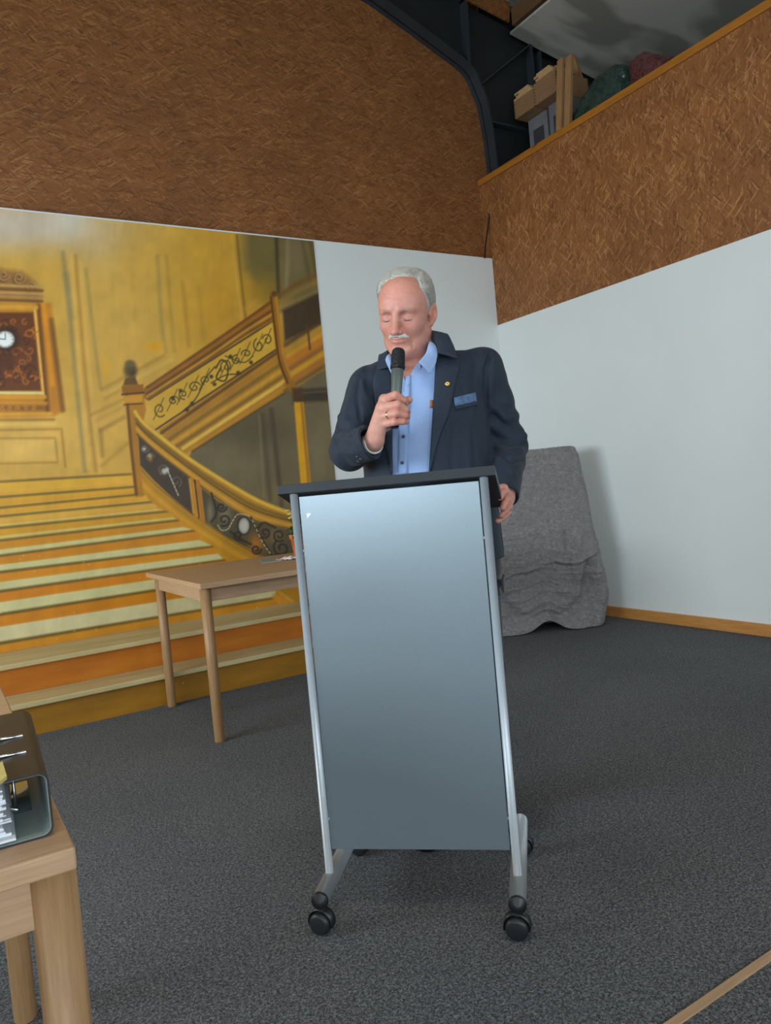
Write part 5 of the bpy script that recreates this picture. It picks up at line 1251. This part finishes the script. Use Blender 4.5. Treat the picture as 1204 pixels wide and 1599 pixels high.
def band(name, fold, outer, inner_in, inner_dn, sdf, clear, th, mat, parent, n=72, m=8, bulge=0.004):
    def sp(P):
        P = np.array(P, float); C_ = np.stack([rsp(P[:, [0, 1]], 10)[:, 0], rsp(P[:, [0, 1]], 10)[:, 1], rsp(P[:, [2, 2]], 10)[:, 0]], 1)
        L = np.concatenate([[0], np.cumsum(np.linalg.norm(np.diff(C_, axis=0), axis=1))]); q_ = np.linspace(0, L[-1], n)
        return np.stack([np.interp(q_, L, C_[:, i]) for i in range(3)], 1)
    A = sp(fold); B = sp(outer); rows = []; ctr = NB+np.array([0, 0.01, 0])
    inn = A+(ctr-A)*np.array([inner_in, inner_in, 0])-np.array([0, 0, inner_dn])
    for t_ in (1.0, 0.66, 0.33): rows.append(A*(1-t_)+inn*t_)
    for j in range(m+1):
        t_ = j/m; P = A*(1-t_)+B*t_; o_ = P-ctr; o_[:, 2] = 0; o_ /= np.maximum(np.linalg.norm(o_, axis=1, keepdims=True), 1e-6)
        P = P+o_*bulge*math.sin(math.pi*min(1, t_*1.15))**1.0
        for _ in range(4):
            v_ = sdf(P); g_ = np.stack([(sdf(P+np.eye(3)[i]*1e-3)-sdf(P-np.eye(3)[i]*1e-3))/2e-3 for i in range(3)], -1); P = P+g_*np.maximum(clear-v_, 0)[:, None]
        rows.append(P)
    G_ = np.stack(rows, 1); k_ = G_.shape[1]
    nrm = np.cross(np.gradient(G_, axis=0), np.gradient(G_, axis=1)); nrm /= np.maximum(np.linalg.norm(nrm, axis=-1, keepdims=True), 1e-9)
    out = (G_-ctr); sgn = np.sign((nrm[:, 3:]*out[:, 3:]).sum()); nrm = nrm*sgn
    Bk = G_-nrm*th; V = np.vstack([G_.reshape(-1, 3), Bk.reshape(-1, 3)]); kk = n*k_; ii = np.arange(kk).reshape(n, k_)
    Q = [np.stack([ii[:-1, :-1], ii[1:, :-1], ii[1:, 1:], ii[:-1, 1:]], -1).reshape(-1, 4)]; Q.append(Q[0][:, ::-1]+kk)
    bd_ = np.concatenate([ii[:, 0], ii[-1, 1:], ii[::-1, -1][1:], ii[0, ::-1][1:-1]]); nb = np.roll(bd_, -1); Q.append(np.stack([bd_, bd_+kk, nb+kk, nb], -1))
    return mknp(name, V, np.vstack(Q), mat, parent)
band('collar', [J(683.5, 550, 2.262), J(682, 534, 2.29), J(675, 516, 2.335), NB+np.array([0.050, 0.060, 0.026]), NB+np.array([0, 0.082, 0.032]), NB+np.array([-0.050, 0.060, 0.022]), J(606, 546, 2.34), J(608, 560, 2.30), J(609, 572, 2.27)],
     [J(715, 559, 2.262), J(707, 536, 2.30), J(696, 522, 2.35), NB+np.array([0.072, 0.095, -0.016]), NB+np.array([0, 0.118, -0.012]), NB+np.array([-0.072, 0.095, -0.018]), J(595, 553, 2.35), J(590, 563, 2.31), J(588, 577, 2.28)],
     0.12, 0.022, jacket_full, 0.007, 0.005, MAT['navy_lapel'], jk)
band('shirt_collar', [J(654, 565, 2.238), J(665, 551, 2.262), J(671.5, 533, 2.30), NB+np.array([0.060, 0.030, 0.026]), NB+np.array([0.03, 0.062, 0.042]), NB+np.array([-0.03, 0.062, 0.040]), NB+np.array([-0.060, 0.026, 0.018]), J(607, 553, 2.295), J(612, 568, 2.265)],
     [J(672, 583.5, 2.232), J(681, 566, 2.25), J(684, 544, 2.29), NB+np.array([0.066, 0.036, 0.0]), NB+np.array([0.034, 0.070, 0.012]), NB+np.array([-0.034, 0.070, 0.012]), NB+np.array([-0.066, 0.032, -0.008]), J(602, 560, 2.30), J(611, 584, 2.255)],
     0.10, 0.02, shirt_full, 0.005, 0.003, MAT['shirt'], sh)
patch('placket', [(634, 588), (626, 640), (622, 690), (621, 740)], [(641, 586), (639, 640), (637, 690), (636, 740)], shirt_full, 0.0035, 0.004, MAT['shirt'], sh, 20, 4)
MAT['button_dark'] = plain('dark_blue_button', srgb(30, 38, 62), 0.35)
def disc(name, px, py, sdf, r, h, mat, parent, off=0.004, prof=None):
    P, d = hit(px, py, sdf); P = P-d*off
    o = MB().lathe([(r*0.2, h*0.6), (r*0.75, h), (r, h*0.7), (r, 0), (0.0005, -0.001)][::-1], tuple(P), tuple(-d), n=18).build(name, mat, parent, True); return o
for q_ in ((630, 681.5), (628, 722.5)): disc('button', *q_, shirt_full, 0.0052, 0.003, MAT['button_dark'], sh, 0.0045)
for q_ in ((637, 601), ): disc('button', *q_, shirt_full, 0.0035, 0.0025, MAT['shirt'], sh, 0.0045)
MAT['gold'] = plain('gold_pin', srgb(196, 160, 92), 0.3, 0.9)
disc('lapel_pin', 698.6, 599.7, jacket_full, 0.0075, 0.004, MAT['gold'], jk, 0.009)
MAT['orange_tag'] = plain('orange_brown_label', srgb(168, 104, 56), 0.6)
patch('label', [(671.5, 624.5), (671.2, 637)], [(676.8, 624.5), (676.5, 637)], shirt_full, 0.004, 0.003, MAT['orange_tag'], sh, 3, 3)
for q_ in ((558, 713), (563, 716.5), (559.5, 720.5)): disc('sleeve_button', *q_, jacket_full, 0.005, 0.003, MAT['button_dark'], jk, 0.002)
# shirt cuffs
MAT['cuff_white'] = cloth_mat('white_cuff', srgb(206, 212, 206), srgb(222, 226, 222), 200, 0.1, 0.8, 0.1)
for e, wv, r0, r1, ln_ in ((EL, WL, 0.0310, 0.0300, -0.006), (ER, WR, 0.029, 0.028, -0.006)):
    d = (wv-e)/np.linalg.norm(wv-e); wv = wv+(np.array([0.003, 0.0, -0.007]) if e is EL else 0); MB().lathe([(r0-0.004, -0.03), (r0, -0.03), (r1, ln_-0.002), (r1-0.001, ln_), (r1-0.004, ln_-0.001), (r1-0.0045, -0.02)], tuple(wv), tuple(d), n=32).build('shirt_cuff', MAT['cuff_white'], sh, True)
# ring on the ring finger
a, b = J(*hand_l['ring'][0]), J(*hand_l['ring'][1]); c = a+(b-a)*0.55; d = (b-a)/np.linalg.norm(b-a)
MAT['ring_metal'] = plain('ring_metal', srgb(214, 200, 160), 0.2, 1.0)
MB().lathe([(0.0122, -0.0025), (0.0136, -0.002), (0.0138, 0.002), (0.0122, 0.0025)], tuple(c), tuple(d), n=32).build('finger_ring', MAT['ring_metal'], person, True)

# ---- hair
def hairmat(name, c1, c2):
    t = NT(name); v = t.coord((40, 6, 40)); n = t.noise(v, 6, 4, 0.7); t.set(t.ramp(n, [(0.3, c1), (0.7, c2)]), 0.45, 0, 0.4); t.bump(n, 0.3, 0.002); return t.m
MAT['hair'] = hairmat('grey_hair', srgb(156, 152, 143), srgb(212, 208, 199))
MAT['mous'] = hairmat('white_moustache', srgb(226, 220, 210), srgb(250, 247, 240))
HZ = [-0.080, -0.045, -0.02, 0.0, 0.025, 0.05, 0.075, 0.095, 0.110, 0.125]
HYb = [0.050, 0.040, 0.022, -0.010, -0.018, -0.028, -0.040, -0.048, -0.046, -0.030]
def hairline(q):
    # positive inside the haired region; receding at the temples, parted on the viewer's right
    ax = np.abs(q[:, 0]); yb = np.interp(q[:, 2], HZ, HYb)
    rec = 0.030*np.exp(-((ax-0.045)/0.018)**2)*np.clip((q[:, 2]-0.06)/0.03, 0, 1)
    asym = -0.016*np.clip(-q[:, 0]/0.05, 0, 1)*np.clip((q[:, 2]-0.05)/0.03, 0, 1)
    return q[:, 1]-(yb+rec+asym)
def hair(p):
    q = toH(p); hl = np.clip(hairline(q)/0.030, 0, 1); th = (0.0068+0.005*np.clip((q[:, 2]-0.06)/0.05, 0, 1)+0.003*np.clip((q[:, 1])/0.08, 0, 1)+0.009*np.exp(-((q[:, 0]+0.045)/0.035)**2)*np.clip((q[:, 2]-0.045)/0.04, 0, 1)+0.004*np.exp(-((q[:, 0]-0.05)/0.03)**2)*np.clip((q[:, 2]-0.05)/0.04, 0, 1))*(0.25+0.75*hl**0.7)
    cmb = 0.0005*np.sin(260*(q[:, 0]*0.9+q[:, 1]*0.35)+14*np.sin(30*q[:, 1]))+0.0012*np.sin(420*q[:, 0]+150*q[:, 2]*0.4+200*q[:, 1]*0.3)
    d = skull(q)-th
    m_ = np.minimum(hairline(q), 1.0); ear = np.sqrt(((q[:, 1]-0.014)/1.0)**2+((q[:, 2]+0.012)/1.5)**2)-0.021
    m_ = np.minimum(m_, np.where(np.abs(q[:, 0]) > 0.05, ear, 1)); m_ = np.minimum(m_, q[:, 2]+0.075-0*q[:, 1])
    d = smax(d, -m_*0.9, 0.004); return smax(d, -(skull(q)+0.004), 0.002)*HS
Vq, Qq = sn(hair, HC-np.array([0.12, 0.14, 0.12]), HC+np.array([0.12, 0.14, 0.16]), 0.0020)
hr = mknp('hair', relax(Vq, Qq, 1, 0.4), Qq, MAT['hair'], person)
def strands(name, starts, dirf, sdf, n, L, r, mat, parent, seed, lift=0.001, wob=0.15):
    rr = np.random.RandomState(seed); Vs_ = []; Fs = []; b = 0; P = starts.copy(); N = len(P); track = [P.copy()]
    jit = rr.randn(N, 3)*wob; LL = L*(0.6+0.6*rr.rand(N, 1)); hgt = lift*rr.rand(N)
    for k in range(n-1):
        d = dirf(P)+jit; e = 1e-3; g_ = np.stack([(sdf(P+np.eye(3)[i]*e)-sdf(P-np.eye(3)[i]*e))/(2*e) for i in range(3)], -1); g_ /= np.maximum(np.linalg.norm(g_, axis=1, keepdims=True), 1e-6)
        d = d-g_*(d*g_).sum(1, keepdims=True); d /= np.maximum(np.linalg.norm(d, axis=1, keepdims=True), 1e-6); P = P+d*LL/(n-1); P = P-g_*(sdf(P)-hgt)[:, None]; track.append(P.copy())
    T = np.stack(track, 1)   # N,n,3
    tan = np.gradient(T, axis=1); tan /= np.maximum(np.linalg.norm(tan, axis=-1, keepdims=True), 1e-9)
    up = np.array([0.3, 0.5, 0.8]); a = np.cross(tan, up); a /= np.maximum(np.linalg.norm(a, axis=-1, keepdims=True), 1e-9); c = np.cross(tan, a)
    rad = r*np.array([1-0.75*(k/(n-1))**2 for k in range(n)])[None, :, None]
    ring = np.stack([T+(a*math.cos(t)+c*math.sin(t))*rad for t in (0, 2.094, 4.189)], 2)   # N,n,3,3
    V = ring.reshape(-1, 3); id_ = np.arange(N*n*3).reshape(N, n, 3); nx_ = np.roll(id_, -1, 2)
    Q = np.stack([id_[:, :-1], nx_[:, :-1], nx_[:, 1:], id_[:, 1:]], -1).reshape(-1, 4)
    return mknp(name, V, Q, mat, parent)
rr = np.random.RandomState(8); cand = Vq[rr.randint(0, len(Vq), 12000)]; qc = toH(cand); cand = cand[(skull(qc) > 0.002) & (qc[:, 2] > -0.06)][:4600]
def combdir(P):
    q = toH(P); d = np.zeros_like(q)
    top = np.clip((q[:, 2]-0.06)/0.04, 0, 1)[:, None]
    lf_ = np.clip(-q[:, 0]/0.03, 0, 1)[:, None]; d = top*np.array([-0.95, 0.12, 0.05])+(1-top)*((1-lf_)*np.array([0.15, 0.70, -0.70])+lf_*np.array([-0.2, 0.35, -0.9])); return d@HM.T
strands('hair_strands', cand, combdir, hair, 9, 0.050, 0.00050, MAT['hair'], hr, 2, 0.0014, 0.05)
# moustache and brows
def mous(p):
    q = toH(p); s = np.stack([np.abs(q[:, 0]), q[:, 1], q[:, 2]], -1)
    d = chain(s, [np.array(v) for v in ((0.002, -0.1020, -0.0470), (0.012, -0.1000, -0.0480), (0.023, -0.0930, -0.0515), (0.030, -0.0860, -0.0560))], [0.0040, 0.0050, 0.0044, 0.0018])
    return (d+0.0007*np.sin(900*s[:, 0]+200*q[:, 2]))*HS
Vm, Qm = sn(mous, fromH((0, -0.09, -0.06))-0.05, fromH((0, -0.09, -0.06))+0.05, 0.0013); ms = mknp('moustache', Vm, Qm, MAT['mous'], person)
cm = Vm[rr.randint(0, len(Vm), 900)]
strands('moustache_strands', cm, lambda P: (np.stack([np.sign(toH(P)[:, 0])*0.55, 0*P[:, 0]-0.1, 0*P[:, 0]-0.85], -1))@HM.T, mous, 5, 0.011, 0.00035, MAT['mous'], ms, 3, 0.0012, 0.25)
MAT['brow'] = hairmat('grey_brow', srgb(196, 158, 142), srgb(214, 184, 170))
MAT['lash'] = plain('dark_lashes', srgb(112, 80, 70), 0.6)
hd_ = lambda p: head(toH(p))*HS
for s_ in (-1, 1):
    bs = []
    for k in range(70):
        t_ = rr.rand(); bs.append(fromH((s_*(0.015+0.034*t_), -0.098+0.022*t_**1.5, 0.0235+0.0035*math.sin(t_*3.1)+rr.randn()*0.0020)))
    bs = np.array(bs); e = 1e-3
    for _ in range(4):
        g_ = np.stack([(hd_(bs+np.eye(3)[i]*e)-hd_(bs-np.eye(3)[i]*e))/(2*e) for i in range(3)], -1); bs = bs-g_*hd_(bs)[:, None]
    strands('eyebrow', bs, lambda P: (np.stack([np.sign(toH(P)[:, 0])*0.9, 0*P[:, 0]+0.1, 0*P[:, 0]+0.25], -1))@HM.T, hd_, 4, 0.009, 0.00026, MAT['brow'], person, 4+s_, 0.0008, 0.12)
    lash = [fromH((s_*x, y, z)) for x, y, z in ((0.0175, -0.0810, -0.0047), (0.0245, -0.0845, -0.0072), (0.0325, -0.0860, -0.0084), (0.040, -0.0835, -0.0072), (0.0485, -0.0775, -0.0038))]
    lash = np.array(lash); lc = np.concatenate([[0], np.cumsum(np.linalg.norm(np.diff(lash, axis=0), axis=1))]); lash = np.stack([np.interp(np.linspace(0, lc[-1], 13), lc, lash[:, i]) for i in range(3)], 1)
    for _ in range(14):
        g_ = np.stack([(hd_(lash+np.eye(3)[i]*e)-hd_(lash-np.eye(3)[i]*e))/(2*e) for i in range(3)], -1); g_ = g_/np.maximum((g_**2).sum(1, keepdims=True), 0.05); lash = lash-0.7*g_*(hd_(lash)-0.0008)[:, None]
    lash[1:-1] = (lash[:-2]+2*lash[1:-1]+lash[2:])/4
    MB().tube(lash, [0.0008*math.sin(math.pi*(k_+0.7)/13.4)+0.0002 for k_ in range(13)], 8).build('eyelash', MAT['lash'], person, True)

# ================================================================== MICROPHONE
ml = P0+np.array(MBo)[0]*RH+np.array(MBo)[1]*FH; ml[2] = MBo[2]
mic = empty('microphone', tuple(ml), math.atan2(RH[1], RH[0])); tag(mic, 'wireless hand microphone with a black grille and a dark grey handle held before the mouth', 'microphone')
Lm = float(np.linalg.norm(MT-MBo))
MAT['mic_body'] = plain('mic_grey_metal', srgb(104, 112, 108), 0.35, 0.6, var=0.03)
MB().lathe([(0.0135, 0.052), (0.0142, 0.056), (0.0165, Lm*0.62), (0.0178, Lm-0.066), (0.0175, Lm-0.064)], (0, 0, 0), tuple(mdir)).build('handle', MAT['mic_body'], mic, True)
MB().lathe([(0.0105, 0.0), (0.0120, 0.003), (0.0128, 0.008), (0.0128, 0.0185), (0.0136, 0.020), (0.0136, 0.0515), (0.013, 0.052)], (0, 0, 0), tuple(mdir)).build('battery_cap', MAT['black_plastic'], mic, True)
MB().lathe([(0.0132, 0.012), (0.0134, 0.013), (0.0134, 0.017), (0.0132, 0.018)], (0, 0, 0), tuple(mdir)).build('chrome_band', MAT['chrome'], mic, True)
def grille():
    t = NT('black_mesh_grille'); v = t.coord(); vo = t.n('ShaderNodeTexVoronoi'); vo.inputs['Scale'].default_value = 420; t.l(v, vo.inputs['Vector'])
    t.set(t.ramp(vo.outputs['Distance'], [(0.2, srgb(14, 15, 17)), (0.6, srgb(52, 54, 58))]), 0.4, 0.6, 0.5); t.bump(vo.outputs['Distance'], 0.8, 0.002); return t.m
MAT['grille'] = grille()
g0 = Lm-0.064
prof = [(0.0185, 0.0), (0.0208, 0.002), (0.0216, 0.006), (0.0216, 0.0105), (0.0200, 0.012)]
k = 0
while k < 9:
    z = 0.013+k*0.0042; r = 0.0204-0.00012*k; prof += [(r-0.0009, z), (r, z+0.0010), (r, z+0.0026), (r-0.0009, z+0.0036)]; k += 1
prof += [(0.0188, 0.053), (0.0172, 0.0575), (0.0135, 0.0615), (0.008, 0.064), (0.0005, 0.0648)]
MB().lathe([(r, g0+z) for r, z in prof], (0, 0, 0), tuple(mdir), n=40).build('grille', MAT['grille'], mic, True)
